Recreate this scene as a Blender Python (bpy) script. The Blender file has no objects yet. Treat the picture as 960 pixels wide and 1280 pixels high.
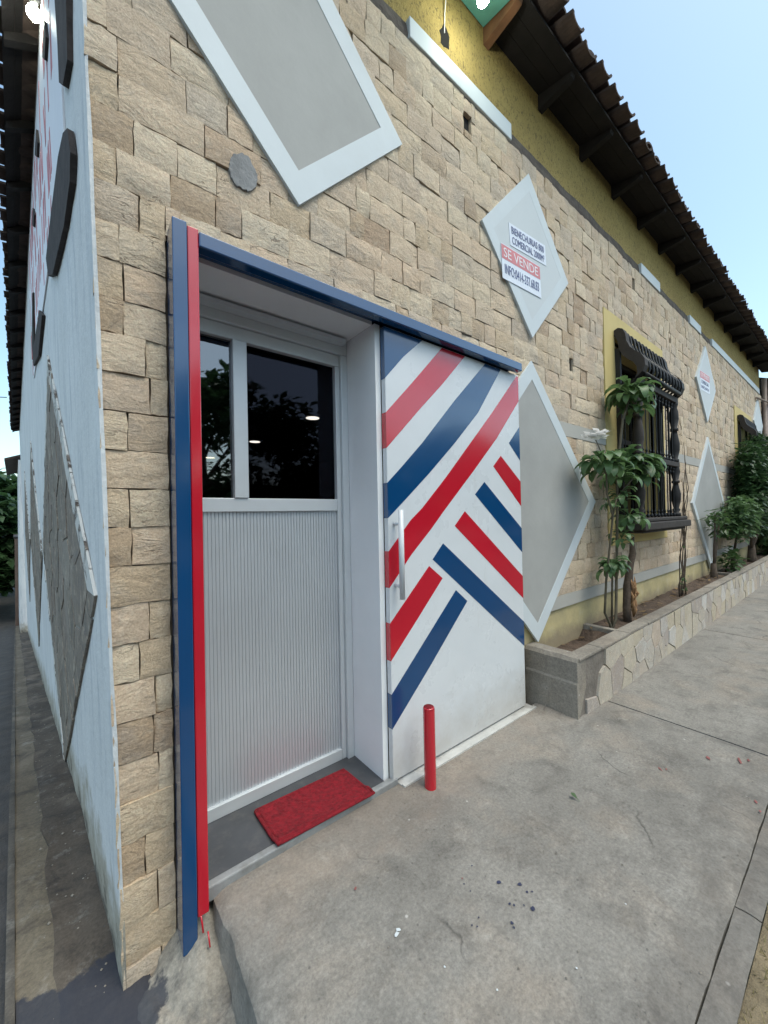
import bpy, bmesh, math, random
from mathutils import Vector, Matrix, noise
R = random.Random(7)
sc = bpy.context.scene
COL = sc.collection
# ------------------------------------------------------------------ camera
F = 475.0
ya, pi_, ro = math.radians(38.1), math.radians(.53), math.radians(-1.17)
fwd = Vector((math.sin(ya)*math.cos(pi_), math.cos(ya)*math.cos(pi_), math.sin(pi_)))
rt = Vector((math.cos(ya), -math.sin(ya), 0)); up = rt.cross(fwd)
r2 = rt*math.cos(ro)+up*math.sin(ro); u2 = -rt*math.sin(ro)+up*math.cos(ro)
CAM = Vector((0, 0, 1.5))
cd = bpy.data.cameras.new('camera'); cam = bpy.data.objects.new('camera', cd); COL.objects.link(cam)
m = Matrix((r2, u2, -fwd)).transposed().to_4x4(); m.translation = CAM
cam.matrix_world = m
cd.sensor_fit = 'AUTO'; cd.sensor_width = 36; cd.lens = 36*F/1280; cd.clip_start = .05; cd.clip_end = 2000
sc.camera = cam
# ------------------------------------------------------------------ sky and sun
SUN_EL, SUN_ROT = 64, 165
w = bpy.data.worlds.new('World'); sc.world = w; w.use_nodes = True
nt = w.node_tree; bg = nt.nodes['Background']
sky = nt.nodes.new('ShaderNodeTexSky'); sky.sky_type = 'NISHITA'; sky.sun_disc = False
sky.sun_elevation = math.radians(SUN_EL); sky.sun_rotation = math.radians(SUN_ROT)
sky.air_density = 1.0; sky.dust_density = 2.2; sky.ozone_density = 1.0
tn = nt.nodes.new('ShaderNodeVectorMath'); tn.operation = 'MULTIPLY'; tn.inputs[1].default_value = (1.10, 1.17, 1.03)
nt.links.new(sky.outputs[0], tn.inputs[0]); nt.links.new(tn.outputs[0], bg.inputs[0]); bg.inputs[1].default_value = .15
sl = bpy.data.lights.new('sun', 'SUN'); sl.energy = .6; sl.angle = math.radians(30); sl.color = (1, .97, .91)
so = bpy.data.objects.new('sun', sl); COL.objects.link(so)
sd = Vector((math.sin(math.radians(SUN_ROT))*math.cos(math.radians(SUN_EL)), math.cos(math.radians(SUN_ROT))*math.cos(math.radians(SUN_EL)), math.sin(math.radians(SUN_EL))))
so.rotation_euler = sd.to_track_quat('Z', 'Y').to_euler()
so.location = sd*30
sc.view_settings.view_transform = 'Standard'; sc.view_settings.look = 'None'
sc.view_settings.exposure = 1.0; sc.view_settings.gamma = 1

# ------------------------------------------------------------------ material helpers
def mat(name):
    m_ = bpy.data.materials.new(name); m_.use_nodes = True
    return m_, m_.node_tree.nodes, m_.node_tree.links, m_.node_tree.nodes['Principled BSDF']
def tc(n, l, scale=(1, 1, 1), src='Object'):
    t = n.new('ShaderNodeTexCoord'); mp = n.new('ShaderNodeMapping'); mp.inputs['Scale'].default_value = scale
    if src == 'World':
        g = n.new('ShaderNodeNewGeometry'); l.new(g.outputs['Position'], mp.inputs[0])
    else: l.new(t.outputs[src], mp.inputs[0])
    return mp.outputs[0]
def nz(n, l, co, scale, detail=6, rough=.6, dist=0):
    x = n.new('ShaderNodeTexNoise'); x.inputs['Scale'].default_value = scale; x.inputs['Detail'].default_value = detail
    x.inputs['Roughness'].default_value = rough; x.inputs['Distortion'].default_value = dist
    l.new(co, x.inputs['Vector']); return x.outputs['Fac']
def ramp(n, l, fac, stops):
    r = n.new('ShaderNodeValToRGB'); e = r.color_ramp.elements
    while len(e) < len(stops): e.new(.5)
    for i, (p, c) in enumerate(stops):
        e[i].position = p; e[i].color = (*c, 1) if isinstance(c, tuple) else (c, c, c, 1)
    l.new(fac, r.inputs[0]); return r.outputs[0]
def mix(n, l, fac, a, b, mode='MIX'):
    x = n.new('ShaderNodeMix'); x.data_type = 'RGBA'; x.blend_type = mode
    for s, v in ((x.inputs['Factor'], fac), (x.inputs['A'], a), (x.inputs['B'], b)):
        if hasattr(v, 'is_linked'): l.new(v, s)
        elif isinstance(v, tuple): s.default_value = (*v, 1)
        else: s.default_value = v
    # the colour sockets carry the same names as the float ones: pick them by type
    return x.outputs['Result']
def mixc(n, l, fac, a, b, mode='MIX'):
    x = n.new('ShaderNodeMix'); x.data_type = 'RGBA'; x.blend_type = mode
    ins = {s.identifier: s for s in x.inputs}
    for s, v in ((ins['Factor_Float'], fac), (ins['A_Color'], a), (ins['B_Color'], b)):
        if isinstance(v, bpy.types.NodeSocket): l.new(v, s)
        elif isinstance(v, tuple): s.default_value = (*v, 1)
        else: s.default_value = v
    return [s for s in x.outputs if s.identifier == 'Result_Color'][0]
def mth(n, l, op, a, b=0.0):
    x = n.new('ShaderNodeMath'); x.operation = op
    for i, v in enumerate((a, b)):
        if isinstance(v, bpy.types.NodeSocket): l.new(v, x.inputs[i])
        else: x.inputs[i].default_value = v
    return x.outputs[0]
def bump(n, l, bs, h, strength=.4, dist=.01, prev=None):
    b = n.new('ShaderNodeBump'); b.inputs['Strength'].default_value = strength; b.inputs['Distance'].default_value = dist
    l.new(h, b.inputs['Height'])
    if prev: l.new(prev, b.inputs['Normal'])
    l.new(b.outputs[0], bs.inputs['Normal']); return b.outputs[0]
def simple(name, c, rough=.6, var=.12, vscale=6, bs=.15, bscale=40, bd=.004, metal=0, dirt=None, src='World', coat=0):
    m_, n, l, b = mat(name); co = tc(n, l, src=src)
    f = nz(n, l, co, vscale)
    lo = tuple(x*(1-var) for x in c); hi = tuple(min(1, x*(1+var)) for x in c)
    col = ramp(n, l, f, [(.3, lo), (.7, hi)])
    if dirt:
        amount, dc, ds = dirt
        d = ramp(n, l, nz(n, l, co, ds, 8, .7), [(.5, 0.), (.75, amount)])
        col = mixc(n, l, d, col, dc)
    l.new(col, b.inputs['Base Color']); b.inputs['Roughness'].default_value = rough; b.inputs['Metallic'].default_value = metal
    if coat: b.inputs['Coat Weight'].default_value = coat; b.inputs['Coat Roughness'].default_value = .12
    if bs: bump(n, l, b, nz(n, l, co, bscale, 4), bs, bd)
    return m_
def attr(n, name):
    a = n.new('ShaderNodeAttribute'); a.attribute_name = name; return a
def stone_mat(name, stops, streak=True, bstr=.6):
    m_, n, l, b = mat(name); co = tc(n, l, src='World')
    a = attr(n, 'tint'); t = a.outputs['Fac']
    base = ramp(n, l, t, stops)
    # shift pattern per stone
    add = n.new('ShaderNodeVectorMath'); add.operation = 'ADD'; l.new(co, add.inputs[0])
    sc_ = n.new('ShaderNodeVectorMath'); sc_.operation = 'SCALE'; sc_.inputs['Scale'].default_value = 37.0
    cmb = n.new('ShaderNodeCombineXYZ'); l.new(t, cmb.inputs[0]); l.new(t, cmb.inputs[2]); l.new(cmb.outputs[0], sc_.inputs[0])
    l.new(sc_.outputs[0], add.inputs[1]); co2 = add.outputs[0]
    mp = n.new('ShaderNodeMapping'); mp.inputs['Scale'].default_value = (6, 6, 11) if streak else (7, 7, 7)
    mp.inputs['Rotation'].default_value = (0, .35, 0); l.new(co2, mp.inputs[0])
    lay = nz(n, l, mp.outputs[0], 1.5, 10, .68, 1.4)
    c1 = mixc(n, l, ramp(n, l, lay, [(.35, .4), (.66, 0.)]), base, (.37, .27, .18))
    ms = nz(n, l, co2, 9, 8, .7, .3)
    c2 = mixc(n, l, ramp(n, l, ms, [(.52, 0.), (.74, .5)]), c1, (.30, .27, .24))
    hl = nz(n, l, co2, 14, 6, .6)
    c3 = mixc(n, l, ramp(n, l, hl, [(.52, 0.), (.7, .45)]), c2, (.66, .56, .43))
    wl = nz(n, l, co, 2.3, 8, .68)
    c3 = mixc(n, l, ramp(n, l, wl, [(.52, 0.), (.72, .6)]), c3, (.33, .29, .25))
    fi = nz(n, l, co2, 130, 3, .6)
    c4 = mixc(n, l, .5, c3, ramp(n, l, fi, [(.35, .35), (.65, .65)]), 'OVERLAY')
    # fissures along the layers
    mp2 = n.new('ShaderNodeMapping'); mp2.inputs['Scale'].default_value = (2.2, 2.2, 7); mp2.inputs['Rotation'].default_value = (0, -.3, 0); l.new(co2, mp2.inputs[0])
    fs = nz(n, l, mp2.outputs[0], 2.2, 5, .55, .5)
    ab = mth(n, l, 'ABSOLUTE', mth(n, l, 'SUBTRACT', fs, .5))
    crack = ramp(n, l, ab, [(.0, 1.), (.012, 0.)])
    gate = ramp(n, l, nz(n, l, co2, 3.5, 3), [(.52, 0.), (.62, .75)])
    cr = mth(n, l, 'MULTIPLY', crack, gate)
    c5 = mixc(n, l, cr, c4, (.10, .075, .055))
    l.new(c5, b.inputs['Base Color']); b.inputs['Roughness'].default_value = .88
    hh = mth(n, l, 'ADD', mth(n, l, 'MULTIPLY', lay, 1.0), mth(n, l, 'MULTIPLY', nz(n, l, co2, 24, 8, .7), .7))
    hh = mth(n, l, 'SUBTRACT', hh, mth(n, l, 'MULTIPLY', cr, .35))
    bump(n, l, b, hh, bstr, .022)
    return m_
M = {}
M['stone'] = stone_mat('sandstone', [(0, (.45, .33, .22)), (.16, (.61, .475, .325)), (.36, (.70, .585, .435)), (.55, (.64, .485, .345)), (.75, (.55, .465, .37)), (.9, (.68, .54, .39)), (1, (.44, .315, .215))])
M['flag'] = stone_mat('flagstone', [(0, (.47, .42, .32)), (.25, (.50, .46, .38)), (.45, (.38, .355, .33)), (.58, (.34, .305, .285)), (.72, (.54, .535, .52)), (.86, (.44, .42, .385)), (1, (.47, .39, .32))], False, .25)
M['slate'] = stone_mat('grey_flagstone', [(0, (.13, .12, .105)), (.4, (.18, .165, .145)), (.75, (.15, .125, .11)), (1, (.24, .225, .20))], False, .3)
M['mortar'] = simple('dark_mortar', (.12, .095, .07), .95, .3, 9, .5, 30, .01)
M['mortar_grey'] = simple('grey_mortar', (.30, .28, .25), .95, .25, 8, .6, 40, .01, dirt=(.6, (.14, .12, .10), 5))
M['mortar_dark'] = simple('old_joint_mortar', (.17, .15, .13), .95, .3, 9, .6, 40, .01)
M['patch'] = simple('cement_patch', (.25, .25, .25), .95, .2, 14, .6, 60, .008)
M['white_paint'] = simple('white_gloss_paint', (.63, .655, .68), .28, .02, 3, .28, 3.5, .012, dirt=(.16, (.44, .43, .40), 2.2))
M['blue_paint'] = simple('blue_gloss_paint', (.001, .050, .155), .2, .06, 3, .08, 5, .01, coat=1)
M['red_paint'] = simple('red_gloss_paint', (.50, .007, .022), .22, .06, 3, .08, 5, .01, coat=1)
for k in ('blue_paint', 'red_paint'):
    p_ = M[k].node_tree.nodes['Principled BSDF']; p_.inputs['Coat IOR'].default_value = 1.62; p_.inputs['IOR'].default_value = 1.45
    p_.inputs['Coat Roughness'].default_value = .10; p_.inputs['Coat Weight'].default_value = .75
def door_mat_paint():
    m_, n, l, b = mat('door_gloss_paint'); co = tc(n, l, src='World')
    base = ramp(n, l, nz(n, l, co, 2, 6), [(.3, (.61, .64, .665)), (.7, (.665, .69, .71))])
    sep = n.new('ShaderNodeSeparateXYZ'); l.new(co, sep.inputs[0])
    h = mth(n, l, 'ADD', sep.outputs['Z'], mth(n, l, 'MULTIPLY', nz(n, l, co, 9, 9, .72), -.5))
    rr = n.new('ShaderNodeMapRange'); rr.inputs['From Min'].default_value = -.22; rr.inputs['From Max'].default_value = .10
    rr.inputs['To Min'].default_value = .55; rr.inputs['To Max'].default_value = 0; l.new(h, rr.inputs['Value'])
    c = mixc(n, l, rr.outputs[0], base, (.40, .37, .33))
    mp = n.new('ShaderNodeMapping'); mp.inputs['Scale'].default_value = (9, 9, 1.2); l.new(co, mp.inputs[0])
    c = mixc(n, l, ramp(n, l, nz(n, l, mp.outputs[0], 1.4, 8, .7), [(.58, 0.), (.74, .28)]), c, (.46, .46, .44))
    c = mixc(n, l, ramp(n, l, nz(n, l, co, 26, 6, .7), [(.66, 0.), (.72, .45)]), c, (.42, .40, .38))
    l.new(c, b.inputs['Base Color'])
    l.new(ramp(n, l, nz(n, l, co, 5, 6), [(.3, .22), (.7, .4)]), b.inputs['Roughness'])
    bump(n, l, b, mth(n, l, 'ADD', nz(n, l, co, 2.6, 3), mth(n, l, 'MULTIPLY', nz(n, l, co, 70, 4), .02)), .35, .02); return m_
M['door_paint'] = door_mat_paint()
M['plaster_white'] = simple('white_plaster', (.56, .60, .62), .7, .04, 2, .15, 60, .003, dirt=(.12, (.42, .41, .38), 2))
M['plaster_border'] = simple('pale_border_paint', (.58, .63, .655), .6, .04, 3, .12, 50, .003, dirt=(.10, (.4, .39, .36), 4))
M['plaster_grey'] = simple('grey_plaster', (.36, .36, .345), .75, .10, 1.6, .2, 18, .006, dirt=(.35, (.27, .265, .25), 1.2))
M['band'] = simple('grey_band_plaster', (.41, .40, .37), .8, .08, 4, .2, 30, .004, dirt=(.25, (.3, .26, .2), 4))
M['ledge'] = simple('bare_mortar_ledge', (.10, .082, .07), .95, .35, 12, .7, 30, .015)
M['surround'] = simple('yellow_window_paint', (.58, .455, .19), .75, .06, 3, .15, 50, .003, dirt=(.2, (.45, .38, .2), 4))
M['reveal'] = simple('reveal_paint', (.78, .80, .82), .6, .04, 3, .2, 20, .004)
M['alu'] = simple('aluminium', (.53, .565, .60), .38, .05, 2, 0, metal=.45, dirt=(.12, (.45, .44, .44), 3))
M['alu_frame'] = simple('aluminium_frame', (.60, .635, .66), .42, .04, 2, .05, 30, .002, metal=.35, dirt=(.15, (.4, .4, .4), 6))
M['floor_dark'] = simple('dark_floor_paint', (.05, .053, .06), .45, .25, 6, .15, 20, .004, dirt=(.4, (.14, .13, .12), 14))
M['steel'] = simple('worn_steel_angle', (.27, .28, .285), .55, .2, 8, .4, 40, .005, metal=.2, dirt=(.8, (.15, .14, .125), 9))
M['worn_rail'] = simple('worn_white_rail', (.50, .50, .48), .6, .12, 8, .3, 40, .004, dirt=(.85, (.22, .20, .18), 7))
M['dark_wood'] = simple('dark_varnished_wood', (.010, .008, .0075), .6, .35, 10, .3, 25, .006)
M['grey_wood'] = simple('weathered_wood', (.034, .027, .024), .75, .3, 10, .35, 25, .006)
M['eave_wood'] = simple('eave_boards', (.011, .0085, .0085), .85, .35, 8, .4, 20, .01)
M['lamplit_rafter_wood'] = simple('lamplit_rafter_wood', (.16, .075, .035), .7, .3, 8, .3, 20, .008)  # lighter copy of the eave wood, lamplight painted into its colour
M['teal'] = simple('teal_board_tone', (.10, .30, .25), .6, .15, 6, .1, 20, .004)
M['tile'] = simple('old_clay_tile', (.066, .045, .037), .9, .35, 7, .5, 25, .01, dirt=(.6, (.02, .017, .016), 6))
M['iron'] = simple('black_iron', (.012, .012, .013), .5, .2, 10, 0)
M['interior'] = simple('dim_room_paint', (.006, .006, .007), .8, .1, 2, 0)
M['interior_light'] = simple('room_partition_paint', (.16, .155, .13), .8, .1, 2, 0)
M['soil'] = simple('planter_soil', (.085, .058, .042), .98, .4, 9, 1.0, 30, .03, dirt=(.6, (.16, .12, .09), 12))
M['bark'] = simple('bark', (.085, .062, .045), .9, .35, 14, .7, 40, .01)
M['splinter'] = simple('split_wood', (.30, .165, .075), .85, .5, 18, .7, 40, .01, dirt=(.7, (.12, .07, .04), 16))
M['stem'] = simple('stem', (.10, .085, .055), .8, .3, 14, .3, 40, .004)
M['wire'] = simple('cable', (.02, .02, .02), .6, .1, 3, 0)
M['hole'] = simple('painted_hole_shade', (.006, .005, .005), 1, .1, 3, 0)  # black that stands for the shade inside the wall holes
M['paper'] = simple('printed_sheet', (.72, .76, .84), .45, .03, 3, .05, 10, .004)
M['paper_red'] = simple('printed_red_band', (.62, .20, .21), .45, .06, 3, 0)
M['ink_blue'] = simple('blue_ink', (.10, .12, .26), .5, .1, 5, 0)
M['ink_white'] = simple('white_ink', (.80, .78, .80), .5, .03, 5, 0)
M['ink_red'] = simple('red_letter_paint', (.55, .12, .14), .6, .25, 4, 0)
M['frame_dark'] = simple('flaking_brown_trim', (.045, .035, .032), .95, .4, 9, .6, 30, .01)
M['smear_red'] = simple('trodden_red_paint', (.24, .085, .08), .9, .3, 30, 0)
M['drop_blue'] = simple('dried_blue_drop', (.03, .035, .075), .8, .3, 30, 0)
M['ink_faded'] = simple('faded_red_paint', (.55, .17, .18), .6, .3, 6, 0)
M['brown_wall'] = simple('brown_wall_plaster', (.16, .105, .08), .9, .2, 2, .2, 20, .005)
M['dark_house'] = simple('dark_house_plaster', (.05, .035, .03), .9, .2, 2, .2, 20, .005)
M['pipe'] = simple('pale_pipe', (.30, .23, .19), .6, .15, 5, .1, 20, .003)

def leaf_mat(name, c1, c2, rough=.45):
    m_, n, l, b = mat(name); co = tc(n, l, src='World')
    a = attr(n, 'tint')
    f = mth(n, l, 'ADD', mth(n, l, 'MULTIPLY', a.outputs['Fac'], .6), mth(n, l, 'MULTIPLY', nz(n, l, co, 5), .4))
    l.new(ramp(n, l, f, [(.2, c1), (.75, c2)]), b.inputs['Base Color']); b.inputs['Roughness'].default_value = rough
    tr = n.new('ShaderNodeBsdfTranslucent'); tr.inputs[0].default_value = (*[min(1, x*1.6) for x in c2], 1)
    mx = n.new('ShaderNodeMixShader'); mx.inputs[0].default_value = .25
    l.new(b.outputs[0], mx.inputs[1]); l.new(tr.outputs[0], mx.inputs[2])
    l.new(mx.outputs[0], n['Material Output'].inputs[0]); return m_
M['leaf'] = leaf_mat('glossy_leaf', (.03, .07, .028), (.105, .185, .07), .45)
M['leaf_dark'] = leaf_mat('dark_leaf', (.014, .038, .015), (.045, .095, .034))
M['leaf_mid'] = leaf_mat('mid_leaf', (.025, .06, .02), (.07, .13, .04))
M['petal'] = leaf_mat('white_petal', (.75, .74, .72), (.85, .84, .82))

# white/blue side-wall paint: dirty towards where splash has peeled it at the foot
def sidewall_mat():
    m_, n, l, b = mat('pale_blue_limewash'); co = tc(n, l, src='World')
    base = ramp(n, l, nz(n, l, co, 1.3, 6), [(.3, (.66, .665, .655)), (.7, (.77, .772, .765))])
    mp = n.new('ShaderNodeMapping'); mp.inputs['Scale'].default_value = (14, 14, 1.6); l.new(co, mp.inputs[0])
    st = nz(n, l, mp.outputs[0], 1, 8, .7)
    c = mixc(n, l, ramp(n, l, st, [(.5, 0.), (.72, .7)]), base, (.36, .39, .43))
    sep = n.new('ShaderNodeSeparateXYZ'); l.new(co, sep.inputs[0])
    # height above the sloping street
    hs = mth(n, l, 'ADD', sep.outputs['Z'], mth(n, l, 'MULTIPLY', mth(n, l, 'MAXIMUM', mth(n, l, 'SUBTRACT', sep.outputs['Y'], 2.6), 0), .145))
    hn = mth(n, l, 'ADD', hs, mth(n, l, 'MULTIPLY', nz(n, l, co, 4.5, 9, .72), -1.1))
    g = ramp(n, l, hn, [(.0, 1.), (.0001, .95), (.05, 0.)]) if False else None
    rr = n.new('ShaderNodeMapRange'); rr.inputs['From Min'].default_value = -.62; rr.inputs['From Max'].default_value = -.40
    rr.inputs['To Min'].default_value = 1; rr.inputs['To Max'].default_value = 0; l.new(hn, rr.inputs['Value'])
    c = mixc(n, l, mth(n, l, 'MULTIPLY', rr.outputs[0], .85), c, (.36, .32, .24))
    r3 = n.new('ShaderNodeMapRange'); r3.inputs['From Min'].default_value = -.80; r3.inputs['From Max'].default_value = -.66
    r3.inputs['To Min'].default_value = 1; r3.inputs['To Max'].default_value = 0; l.new(hn, r3.inputs['Value'])
    c = mixc(n, l, mth(n, l, 'MULTIPLY', r3.outputs[0], .9), c, (.10, .085, .07))
    l.new(c, b.inputs['Base Color']); b.inputs['Roughness'].default_value = .75
    bump(n, l, b, mth(n, l, 'ADD', st, nz(n, l, co, 25, 6)), .5, .012)
    return m_
M['side_paint'] = sidewall_mat()
def peel_mat():
    m_, n, l, b = mat('peeling_white_trim'); co = tc(n, l, src='World')
    f = nz(n, l, co, 7, 8, .7, .4)
    msk = ramp(n, l, f, [(.52, 0.), (.56, 1.)])
    c = mixc(n, l, msk, (.62, .60, .56), ramp(n, l, nz(n, l, co, 30), [(.4, (.07, .05, .04)), (.6, (.25, .2, .16))]))
    l.new(c, b.inputs['Base Color']); b.inputs['Roughness'].default_value = .85
    bump(n, l, b, mth(n, l, 'MULTIPLY', msk, -1), .6, .01); return m_
M['peel'] = peel_mat()
def stucco():
    m_, n, l, b = mat('yellow_stucco'); co = tc(n, l, src='World')
    base = ramp(n, l, nz(n, l, co, 1.5, 6), [(.3, (.34, .245, .075)), (.7, (.44, .325, .11))])
    mp = n.new('ShaderNodeMapping'); mp.inputs['Scale'].default_value = (14, 14, 9); mp.inputs['Rotation'].default_value = (0, .7, 0); l.new(co, mp.inputs[0])
    s = nz(n, l, mp.outputs[0], 3, 6, .65, 1.2)
    c = mixc(n, l, ramp(n, l, s, [(.38, .7), (.48, 0.)]), base, (.12, .09, .035))
    l.new(c, b.inputs['Base Color']); b.inputs['Roughness'].default_value = .9
    bump(n, l, b, s, .9, .02); return m_
M['stucco'] = stucco()
def yellow_base():
    m_, n, l, b = mat('washed_yellow_base'); co = tc(n, l, src='World')
    c = ramp(n, l, nz(n, l, co, 2.5, 8, .65), [(.3, (.34, .29, .18)), (.55, (.50, .42, .22)), (.75, (.56, .50, .34))])
    sep = n.new('ShaderNodeSeparateXYZ'); l.new(co, sep.inputs[0])
    h = mth(n, l, 'ADD', sep.outputs['Z'], mth(n, l, 'MULTIPLY', nz(n, l, co, 4, 8, .7), -.3))
    rr = n.new('ShaderNodeMapRange'); rr.inputs['From Min'].default_value = .22; rr.inputs['From Max'].default_value = .34
    rr.inputs['To Min'].default_value = .8; rr.inputs['To Max'].default_value = 0; l.new(h, rr.inputs['Value'])
    c = mixc(n, l, rr.outputs[0], c, (.24, .19, .13))
    l.new(c, b.inputs['Base Color']); b.inputs['Roughness'].default_value = .9
    bump(n, l, b, nz(n, l, co, 25, 6), .4, .01); return m_
M['yellow_base'] = yellow_base()
def concrete(name, c=(.235, .222, .198), dark=(.105, .097, .087), stain=.8, warm=.5, crack=True, spill=None, band=False):
    m_, n, l, b = mat(name); co = tc(n, l, src='World')
    big = nz(n, l, co, .9, 8, .6, .3)
    base = ramp(n, l, big, [(.30, tuple(x*.62 for x in c)), (.5, c), (.70, tuple(x*1.2 for x in c))])
    wm = nz(n, l, co, 2.1, 6, .6)
    base = mixc(n, l, ramp(n, l, wm, [(.5, 0.), (.7, warm)]), base, (.30, .245, .19))
    mid = nz(n, l, co, 5.5, 9, .72, .5)
    base = mixc(n, l, ramp(n, l, mid, [(.50, 0.), (.72, stain)]), base, dark)
    lt = nz(n, l, co, 8.5, 8, .7)
    base = mixc(n, l, ramp(n, l, lt, [(.56, 0.), (.74, .4)]), base, (.40, .385, .35))
    fine = nz(n, l, co, 75, 6, .8)
    base = mixc(n, l, .85, base, ramp(n, l, fine, [(.3, .3), (.7, .7)]), 'OVERLAY')
    f2 = nz(n, l, co, 28, 6, .75)
    base = mixc(n, l, .3, base, ramp(n, l, f2, [(.3, .3), (.7, .7)]), 'OVERLAY')
    v = n.new('ShaderNodeTexVoronoi'); v.inputs['Scale'].default_value = 19; v.inputs['Randomness'].default_value = 1; l.new(co, v.inputs['Vector'])
    gate = n.new('ShaderNodeSeparateColor'); l.new(v.outputs['Color'], gate.inputs[0])
    sp = mth(n, l, 'MULTIPLY', ramp(n, l, v.outputs['Distance'], [(.05, 1.), (.12, 0.)]), ramp(n, l, gate.outputs[0], [(.45, 0.), (.47, 1.)]))
    base = mixc(n, l, mth(n, l, 'MULTIPLY', sp, .6), base, (.09, .085, .08))
    v2 = n.new('ShaderNodeTexVoronoi'); v2.inputs['Scale'].default_value = 9; l.new(co, v2.inputs['Vector'])
    g2 = n.new('ShaderNodeSeparateColor'); l.new(v2.outputs['Color'], g2.inputs[0])
    s2 = mth(n, l, 'MULTIPLY', ramp(n, l, v2.outputs['Distance'], [(.03, 1.), (.07, 0.)]), ramp(n, l, g2.outputs[1], [(.72, 0.), (.74, 1.)]))
    base = mixc(n, l, mth(n, l, 'MULTIPLY', s2, .6), base, (.55, .53, .5))
    # streaks rubbed along the walk
    mp = n.new('ShaderNodeMapping'); mp.inputs['Scale'].default_value = (1.3, 5, 1); mp.inputs['Rotation'].default_value = (0, 0, .5); l.new(co, mp.inputs[0])
    sk = nz(n, l, mp.outputs[0], 1.1, 8, .7, .4)
    base = mixc(n, l, ramp(n, l, sk, [(.53, 0.), (.70, .5)]), base, tuple(x*1.05 for x in dark))
    hh = mth(n, l, 'ADD', mth(n, l, 'MULTIPLY', mid, .7), mth(n, l, 'MULTIPLY', nz(n, l, co, 55, 6, .7), .5))
    hh = mth(n, l, 'SUBTRACT', hh, mth(n, l, 'MULTIPLY', sp, .3))
    if crack:
        wv = n.new('ShaderNodeVectorMath'); wv.operation = 'ADD'; l.new(co, wv.inputs[0])
        nn = n.new('ShaderNodeTexNoise'); nn.inputs['Scale'].default_value = 4; nn.inputs['Detail'].default_value = 6; l.new(co, nn.inputs['Vector'])
        s3 = n.new('ShaderNodeVectorMath'); s3.operation = 'SCALE'; s3.inputs['Scale'].default_value = .22; l.new(nn.outputs['Color'], s3.inputs[0]); l.new(s3.outputs[0], wv.inputs[1])
        vv = n.new('ShaderNodeTexVoronoi'); vv.feature = 'DISTANCE_TO_EDGE'; vv.inputs['Scale'].default_value = .95; l.new(wv.outputs[0], vv.inputs['Vector'])
        ck = mth(n, l, 'MULTIPLY', ramp(n, l, vv.outputs['Distance'], [(.0, 1.), (.006, 0.)]), ramp(n, l, nz(n, l, co, 1.7, 3), [(.52, 0.), (.6, .65)]))
        base = mixc(n, l, ck, base, (.06, .055, .05)); hh = mth(n, l, 'SUBTRACT', hh, ck)
    if band:                                                       # rubbed, brownish newer cement along the door and planter
        sx = n.new('ShaderNodeSeparateXYZ'); l.new(co, sx.inputs[0])
        yy = mth(n, l, 'ADD', sx.outputs['Y'], mth(n, l, 'MULTIPLY', nz(n, l, co, 3, 8, .65), .45))
        mb_ = n.new('ShaderNodeMapRange'); mb_.inputs['From Min'].default_value = 1.50; mb_.inputs['From Max'].default_value = 1.66
        mb_.inputs['To Min'].default_value = 0; mb_.inputs['To Max'].default_value = .35; l.new(yy, mb_.inputs['Value'])
        base = mixc(n, l, mth(n, l, 'MULTIPLY', mb_.outputs[0], ramp(n, l, nz(n, l, co, 6, 6, .6), [(.35, .3), (.65, 1.)])), base, (.30, .235, .185))
        yk = mth(n, l, 'SUBTRACT', .52, mth(n, l, 'ADD', sx.outputs['Y'], mth(n, l, 'MULTIPLY', mth(n, l, 'SUBTRACT', nz(n, l, co, 4.5, 9, .7), .5), .9)))
        mk2 = n.new('ShaderNodeMapRange'); mk2.inputs['From Min'].default_value = 0; mk2.inputs['From Max'].default_value = .12
        mk2.inputs['To Min'].default_value = 0; mk2.inputs['To Max'].default_value = .4; l.new(yk, mk2.inputs['Value'])
        base = mixc(n, l, mk2.outputs[0], base, (.10, .09, .08))
    if spill:
        vd = n.new('ShaderNodeVectorMath'); vd.operation = 'DISTANCE'; vd.inputs[1].default_value = spill[:3]; l.new(co, vd.inputs[0])
        dd = mth(n, l, 'ADD', vd.outputs['Value'], mth(n, l, 'MULTIPLY', nz(n, l, co, 7, 8, .65), .34))
        mr = n.new('ShaderNodeMapRange'); mr.inputs['From Min'].default_value = spill[3]+.165; mr.inputs['From Max'].default_value = spill[3]+.19
        mr.inputs['To Min'].default_value = .85; mr.inputs['To Max'].default_value = 0; l.new(dd, mr.inputs['Value'])
        base = mixc(n, l, mr.outputs[0], base, (.025, .03, .045))
    l.new(base, b.inputs['Base Color']); b.inputs['Roughness'].default_value = .9
    bump(n, l, b, hh, .5, .009); return m_
M['concrete'] = concrete('pavement_concrete', (.222, .209, .187), band=True)
M['planter_conc'] = concrete('planter_concrete', (.25, .225, .19), (.12, .10, .085), .5, .5, False)
M['apron'] = concrete('rough_cement', (.26, .24, .205), (.06, .058, .062), .95, .4, False, (-.0, 1.60, -.22, .20))
M['path'] = concrete('dirty_path', (.085, .068, .052), (.024, .021, .020), .95, .5, False, (-.0, 1.66, -.22, .22))
M['kerb'] = concrete('broken_path_edging', (.145, .12, .085), (.045, .038, .032), .95, .5, False, (-.2, 1.80, -.22, .12))
M['kerb_dark'] = concrete('dark_kerb', (.085, .075, .062), (.03, .028, .026), .9, .4, False)
M['asphalt'] = simple('asphalt', (.055, .053, .052), .95, .3, 4, .8, 60, .01, dirt=(.6, (.12, .10, .08), 3))
M['verge'] = simple('dry_verge', (.20, .16, .10), .98, .4, 8, .9, 30, .02, dirt=(.6, (.09, .075, .045), 10))
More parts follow.
